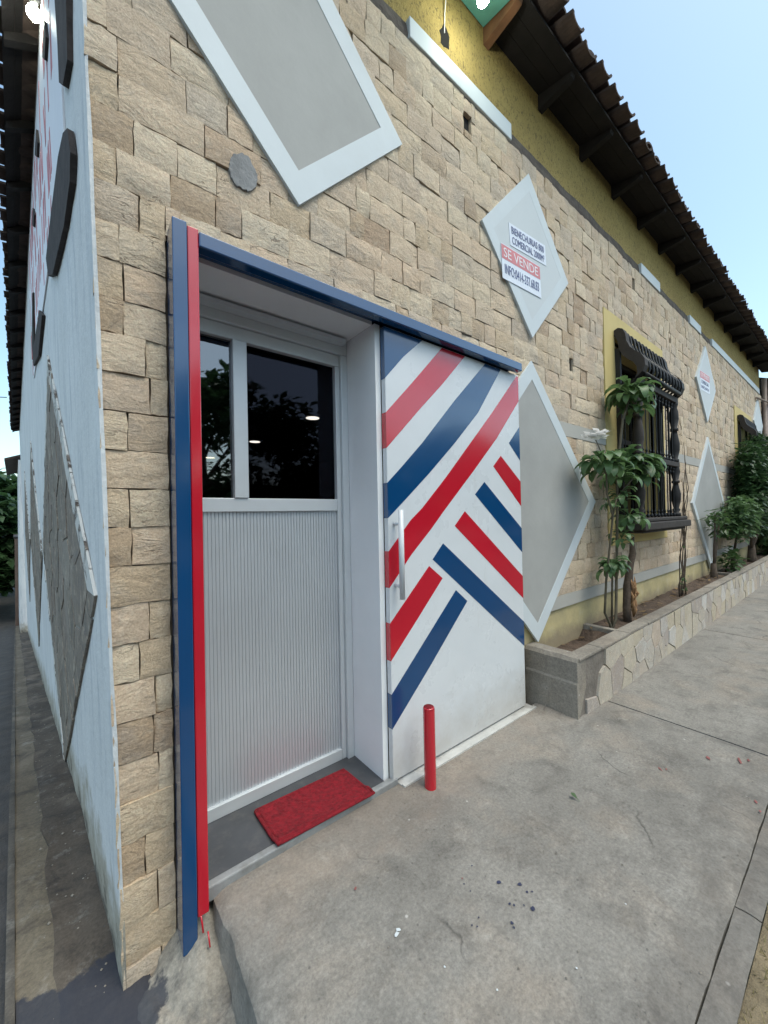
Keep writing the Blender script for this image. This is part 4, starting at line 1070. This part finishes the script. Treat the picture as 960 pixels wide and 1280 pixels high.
# split stump
T = thing('tree_stump', 'dark split stump with orange torn wood in the planter soil', 'stump', (4.43, 1.56, .35)); T.location = (0, 0, 0)
b = MB(); pts = [(4.40, 1.57, .30), (4.41, 1.57, .5), (4.43, 1.56, .7), (4.50, 1.56, .9), (4.54, 1.55, 1.05), (4.575, 1.55, 1.16), (4.58, 1.55, 1.22)]
b.tube([Vector(p)+Vector((R.uniform(-.01, .01), R.uniform(-.01, .01), 0)) for p in pts], [.040, .036, .040, .034, .027, .018, .006], 12)
for i in range(len(b.v)): p = Vector(b.v[i]); b.v[i] = tuple(p+Vector((1, 1, .3))*(.018*noise.noise(p*18)+.010*noise.noise(p*45)))
b.build('trunk', 'bark', T)
b = MB()
for k in range(26):
    a = R.uniform(-.6, .9); x = 4.455+.05*math.sin(a)+R.uniform(-.02, .04); y = 1.525+R.uniform(-.01, .02); z0 = R.uniform(.40, .66); h = R.uniform(.06, .18)
    b.tube([(x, y, z0), (x+R.uniform(-.02, .02), y-.012, z0+h*.5), (x+R.uniform(-.03, .03), y, z0+h)], [.006, .016, .002], 5)
b.build('torn_wood', 'splinter', T)
# leafless climber by the second jamb of the window
T = thing('climbing_plant', 'thin bare climbing stems at the right end of the window sill', 'plant', (6.15, 1.55, .36)); T.location = (0, 0, 0)
b = MB()
for k in range(7):
    x0 = 6.12+.05*k*R.uniform(.6, 1); q = []
    for i in range(9):
        t = i/8; q.append((x0+.08*math.sin(2.6*t*3+k*1.7)*t*(1-t*.4)+R.uniform(-.012, .012)+.06*t, 1.55-.04*t+R.uniform(-.02, .02), .33+(1.35+.12*k)*t*R.uniform(.98, 1.02)))
    b.tube(q, [.008-.005*i/8 for i in range(9)], 5)
b.build('stem', 'bark', T)
for k in range(16):
    o = link('leaf', LM[k % 5], T); z = R.choice([R.uniform(.4, .65), R.uniform(1.0, 1.9)]); o.location = (6.2+R.uniform(-.04, .14), 1.52, z); s = R.uniform(.2, .42); o.scale = (s, s*.8, s)
    o.rotation_euler = (R.uniform(-.9, .7), R.uniform(-.4, .4), R.uniform(0, 6.28))
# shrubs further along
def leafcloud(b, c, rad, n, ls, rr):
    for k in range(n):
        while True:
            q = Vector((rr.uniform(-1, 1), rr.uniform(-1, 1), rr.uniform(-1, 1)))
            if q.length < 1 and noise.noise(q*2.3+Vector(c)) > -.12: break
        p = Vector(c)+Vector((q.x*rad[0], q.y*rad[1], q.z*rad[2]))
        a, e = rr.uniform(0, 6.28), rr.uniform(-.9, .5); L = ls*rr.uniform(.6, 1.3)
        d = Vector((math.cos(a)*math.cos(e), math.sin(a)*math.cos(e), math.sin(e))); sdv = d.cross(Vector((0, 0, 1))).normalized()*L*.24
        mdl = p+d*L*.5+Vector((0, 0, L*.06))
        b.add([p, mdl+sdv, p+d*L, mdl-sdv], [(0, 1, 2, 3)], max(0, min(1, .5+.5*noise.noise(p*2.2)+rr.uniform(-.25, .25))))
def shrub(name, lb, x, y, trunk, clouds, mk, ls, stems=4, sr=.02):
    T = thing(name, lb, 'plant', (x, y, .36), 'shrubs in the planter'); T.location = (0, 0, 0)
    rr = random.Random(int(x*100)); b = MB()
    b.tube([(x, y, .30), (x+.01, y, .40), (x, y, .36+trunk)], [sr*2.1, sr*2.3, sr*1.6], 8)
    for k in range(stems):
        c = clouds[k % len(clouds)][0]
        b.tube([(x+rr.uniform(-.03, .03), y, .36+trunk*.7), ((x+c[0])/2+rr.uniform(-.06, .06), (y+c[1])/2, (.5+c[2])/2), tuple(Vector(c)+Vector((rr.uniform(-.1, .1), 0, .05)))], [sr*.9, sr*.6, sr*.25], 6)
    b.build('trunk', 'bark', T)
    f = MB()
    for c, rad, n in clouds: leafcloud(f, c, rad, n, ls, rr)
    f.build('foliage', mk, T, 'stuff', recalc=False); return T
shrub('shrub', 'thin stump shrub with sparse sprigs before the far grey diamond', 8.15, 1.60, .24, [((7.95, 1.52, 1.36), (.28, .14, .14), 90), ((8.2, 1.52, 1.2), (.25, .12, .25), 60)], 'leaf_mid', .12, 4, .022)
shrub('shrub', 'bushy mid-height shrub right of the far grey diamond', 9.5, 1.58, .3, [((9.5, 1.46, 1.42), (.95, .24, .33), 1500), ((9.2, 1.46, 1.15), (.6, .2, .25), 500)], 'leaf', .12, 5, .02)
shrub('shrub', 'low bright green seedling at the foot of the far diamond', 9.0, 1.60, .05, [((9.0, 1.52, .62), (.4, .15, .2), 140)], 'leaf_mid', .13, 5, .008)
shrub('shrub', 'tall dense dark bush covering the second window', 11.1, 1.55, .35, [((11.1, 1.45, 2.1), (1.35, .26, .70), 4200), ((10.6, 1.45, 1.5), (1.0, .24, .5), 2200), ((12.2, 1.45, 1.5), (.9, .24, .75), 2000), ((11.6, 1.47, 2.75), (1.0, .22, .4), 900), ((10.3, 1.45, 2.45), (.5, .2, .4), 350)], 'leaf_dark', .13, 6, .035)
shrub('shrub', 'low leafy clump beyond the tall bush by the frame edge', 13.2, 1.58, .05, [((13.1, 1.52, .72), (.55, .16, .35), 320), ((14.2, 1.52, 1.1), (.7, .2, .8), 900)], 'leaf_mid', .2, 5, .012)
# far end of the facade: down pipe, neighbour house
t = thing('drain_pipe', 'pale upright drain pipe at the far end of the facade', 'pipe', (14.32, 1.66, 0))
b = MB(); b.tube([(0, 0, .0), (0, 0, 4.95)], .055, 10); b.build('pipe', 'pipe', t)
b = MB(); b.tube([(-1.0, .03, 4.28), (1.2, -.25, 4.28)], .022, 8); b.build('arm', 'pipe', t)
t = thing('neighbour_house', 'dark brown house next door beyond the drain pipe', 'house')
MB().box(14.45, 26, 1.72, 8, -.4, 4.7).build('wall', 'dark_house', t)
b = MB(); b.prism([(14.4, 1.1, 4.72), (14.4, 4.9, 6.2), (14.4, 4.9, 6.25), (14.4, 1.1, 4.78)], (12, 0, 0)); b.build('roof', 'tile', t)
MB().box(16.2, 17.2, 1.69, 1.715, .36, 2.5).build('door', 'grey_wood', t)
# lower end of the side street
t = thing('street_house', 'low pale house further down the side street, past the corner building', 'house')
b = MB()
p = [P0+SD*s+SN*o+Vector((0, 0, -3.2)) for s, o in ((18.7, .12), (25, .12), (25, -5), (18.7, -5))]
b.prism(p, (0, 0, 7.15)); b.build('wall', 'side_paint', t)
b = MB(); p = [P0+SD*s+SN*o+Vector((0, 0, z)) for s, o, z in ((18.72, .5, 3.9), (18.72, -2.6, 5.2), (18.72, -2.6, 5.26), (18.72, .5, 3.98))]
b.prism(p, SD*6.4); b.build('roof', 'tile', t)
t = thing('boundary_wall', 'brown plastered garden wall at the end of the side street', 'wall')
b = MB(); p = [P0+SD*s+SN*o+Vector((0, 0, -4.2)) for s, o in ((25.2, .25), (42, .25), (42, 0), (25.2, 0))]
b.prism(p, (0, 0, 4.9)); b.build('wall', 'brown_wall', t)
b = MB(); p = [P0+SD*s+SN*o+Vector((0, 0, .72)) for s, o in ((25.2, .29), (42, .29), (42, -.04), (25.2, -.04))]
b.prism(p, (0, 0, .08)); b.build('coping', 'grey_wood', t)
def tree(lb, x, y, z, h, rad, n, seed, mk, ls, grp):
    T = thing('tree', lb, 'tree', (x, y, z), grp); T.location = (0, 0, 0); rr = random.Random(seed)
    b = MB(); b.tube([(x, y, z-.3), (x+.08, y, z+h*.3), (x, y+.1, z+h*.62)], [.22, .16, .09], 9)
    f = MB()
    for k in range(9):
        a = k*2.4; c = Vector((x+math.cos(a)*rad*rr.uniform(.3, .75), y+math.sin(a)*rad*rr.uniform(.3, .75), z+h*rr.uniform(.26, .88)))
        b.tube([(x, y, z+h*rr.uniform(.3, .5)), tuple((c+Vector((x, y, z+h*.4)))/2+Vector((0, 0, .2))), tuple(c)], [.08, .05, .015], 6)
        s = rad*rr.uniform(.38, .6); leafcloud(f, c, (s, s, s*.75), n//9, ls, rr)
    b.build('trunk', 'bark', T); f.build('crown', mk, T, 'stuff', recalc=False)
for i, (x, y, h, rd) in enumerate(((-7.5, -11, 6.3, 2.9), (-2.6, -10.5, 6.9, 2.8), (3.6, -12, 8.2, 2.7), (6.6, -11, 6.6, 2.7), (11.5, -11.5, 6.4, 3.0), (17, -12, 7.4, 3.2), (22.5, -12, 7.0, 3.3), (28.5, -12.5, 7.6, 3.5), (35, -13, 8.0, 3.8))):  # last three trees added to block bright low sky from the door's reflections
    tree('leafy street tree in the row across the road, seen only as a reflection', x, y, -.4, h, rd, 5000, 50+i, 'leaf_dark', .5, 'trees across the road')
tree('green tree rising past the end of the side street', -6.6, 44, -4.6, 12, 4.4, 7000, 71, 'leaf_dark', 1.0, 'trees down the side street')
tree('dark low tree by the garden wall down the side street', -6.0, 34, -4.6, 8.0, 3.2, 6000, 72, 'leaf_dark', .8, 'trees down the side street')
tree('broad green tree at the left frame edge down the side street', -11.5, 40, -4.6, 11.0, 4.6, 7000, 73, 'leaf_dark', 1.0, 'trees down the side street')
# overhead cables across the road (reflected in the panes) and the two at the left
for i, (z, y) in enumerate(((6.5, -7.2), (6.9, -7.25), (7.3, -7.3), (7.75, -7.35))):
    b = MB(); b.tube([(-30+3*k, y, z+.35*((k-10)/10)**2) for k in range(21)], .035, 5)
    tag(b.build('overhead_cable', 'wire'), 'black power cable strung along the opposite kerb, reflected in the glass', 'cable', 'power cables over the road')
def cable(a, c, lb):
    b = MB(); a, c = Vector(a), Vector(c)
    b.tube([a.lerp(c, i/10)-Vector((0, 0, .5*(1-((i-5)/5)**2))) for i in range(11)], .012, 5); tag(b.build('overhead_cable', 'wire'), lb, 'cable', 'cables at the side street')
q = P0+SD*5.5+SN*.36
cable((q.x, q.y, 4.97), (-6, 6.0, 5.8), 'black cable leaving the side eave at the upper left')
q = P0+SD*13+SN*.36
cable((q.x, q.y, 4.97), (-8, 13, 5.6), 'thin black cable leaving the side eave lower down')
# fallen bits and paint drops on the pavement
t = thing('fallen_leaf', 'small green fallen leaf on the pavement before the planter', 'leaf', (1.99, .95, .004))
b = leaf_mesh(.05, .013, .1, 0); b.build('blade', 'leaf_mid', t)
def blot(b, x, y, r, st=1.0, rot=0.0, z=.0042):
    n = 9; pts = []
    for i in range(n):
        a = 2*math.pi*i/n; rr_ = .72*r*R.uniform(.6, 1.25); u, v = rr_*math.cos(a)*st, rr_*math.sin(a)
        pts.append((x+u*math.cos(rot)-v*math.sin(rot), y+u*math.sin(rot)+v*math.cos(rot), z))
    b.prism(pts, (0, 0, .0004))
b = MB()
for x, y, r_ in ((1.3, .956, .011), (1.359, .896, .010), (1.354, .861, .006), (1.37, .85, .005), (1.261, .878, .006), (1.27, .865, .005), (1.313, .813, .010), (1.208, .833, .007), (1.20, .82, .005), (1.187, 1.04, .004), (1.276, 1.071, .004), (1.184, 1.005, .004), (1.089, .92, .004), (1.129, .922, .004), (1.10, .905, .004), (1.298, .84, .004)):
    blot(b, x, y, r_, 1.3, R.uniform(0, 3))
tag(b.build('paint_drops', 'drop_blue', kind='stuff'), 'dark blue paint drops spattered on the pavement', 'paint drops')
b = MB()
for x, y, r_, st, ro_ in ((2.928, .626, .012, 3, .5), (3.03, .50, .010, 5, .3), (3.08, .47, .008, 3, .3), (2.594, .774, .007, 4, .9), (2.62, .75, .006, 2, .4), (2.671, .384, .008, 2, .4), (2.60, .36, .006, 2, .1), (.835, 1.303, .007, 1.6, .7), (1.20, 1.06, .004, 1.2, 0)):
    blot(b, x, y, r_, st, ro_)
tag(b.build('paint_smears', 'smear_red', kind='stuff'), 'faded red paint smears near the pavement joint', 'paint smears')
b = MB()
for x, y, r_ in ((.858, 1.07, .013), (.872, 1.078, .010), (.918, .895, .004), (1.25, .62, .004), (1.6, .6, .004), (1.0, .75, .004)): blot(b, x, y, r_, 1.2, R.uniform(0, 3))
tag(b.build('paint_drops', 'plaster_white', kind='stuff'), 'white paint drops on the pavement near the red mat', 'paint drops')
b = MB()                                                            # red drips under the post
b.tube([(.330, 1.608, -.018), (.333, 1.603, -.045), (.334, 1.590, -.07)], .0035, 5); b.tube([(.347, 1.575, -.06), (.348, 1.55, -.10)], .003, 5)
tag(b.build('paint_drip', 'red_paint', kind='stuff'), 'thin red paint drips running from the foot of the red post', 'paint drip')
b = MB(); rr = random.Random(3)                                     # grit and crumbs
for k in range(1500):
    if k < 900: x, y, z = rr.uniform(.45, 3.2), rr.uniform(.36, 1.62), .003
    elif k < 1250: x, y, z = rr.uniform(.45, 4.5), 1.60-abs(rr.gauss(0, .05)), .004
    elif k < 1340: x, y, z = rr.uniform(.45, 4.5), .345+abs(rr.gauss(0, .03)), .002
    else:
        s = rr.uniform(.0, 5)**1.1; p = P0+SD*s+SN*rr.uniform(-.02, .16); x, y, z = p.x, p.y, ground_s(s)+.004
    r_ = rr.uniform(.0009, .0026)*(1 if k < 1340 else 1.9)
    if k % 9 == 0: r_ *= 1.7
    b.add([(x-r_, y, z), (x, y-r_, z), (x+r_, y, z), (x, y+r_*1.2, z), (x, y, z+r_)], [(0, 1, 4), (1, 2, 4), (2, 3, 4), (3, 0, 4)], rr.random())
tag(b.build('grit', 'planter_conc', kind='stuff', recalc=False), 'scattered grit and crumbs on the pavement and side path', 'grit')
b = MB(); rr = random.Random(11)
for k in range(170):                                                # dry leaves on the planter soil
    x, y = rr.uniform(3.0, 12), rr.uniform(1.43, 1.72); z = .372+.02*rr.random()-(.07 if x < 3.75 else 0); a = rr.uniform(0, 6.28); L = rr.uniform(.02, .055)
    c, s_ = math.cos(a)*L, math.sin(a)*L
    b.add([(x-c, y-s_, z), (x-s_*.4, y+c*.4, z+.006), (x+c, y+s_, z+.012), (x+s_*.4, y-c*.4, z+.006)], [(0, 1, 2, 3)], rr.random())
M['litter'] = leaf_mat('dry_leaf_litter', (.10, .065, .03), (.24, .16, .075), .9)
tag(b.build('leaf_litter', 'litter', kind='stuff', recalc=False), 'dry brown leaf litter scattered on the planter soil', 'leaf litter')
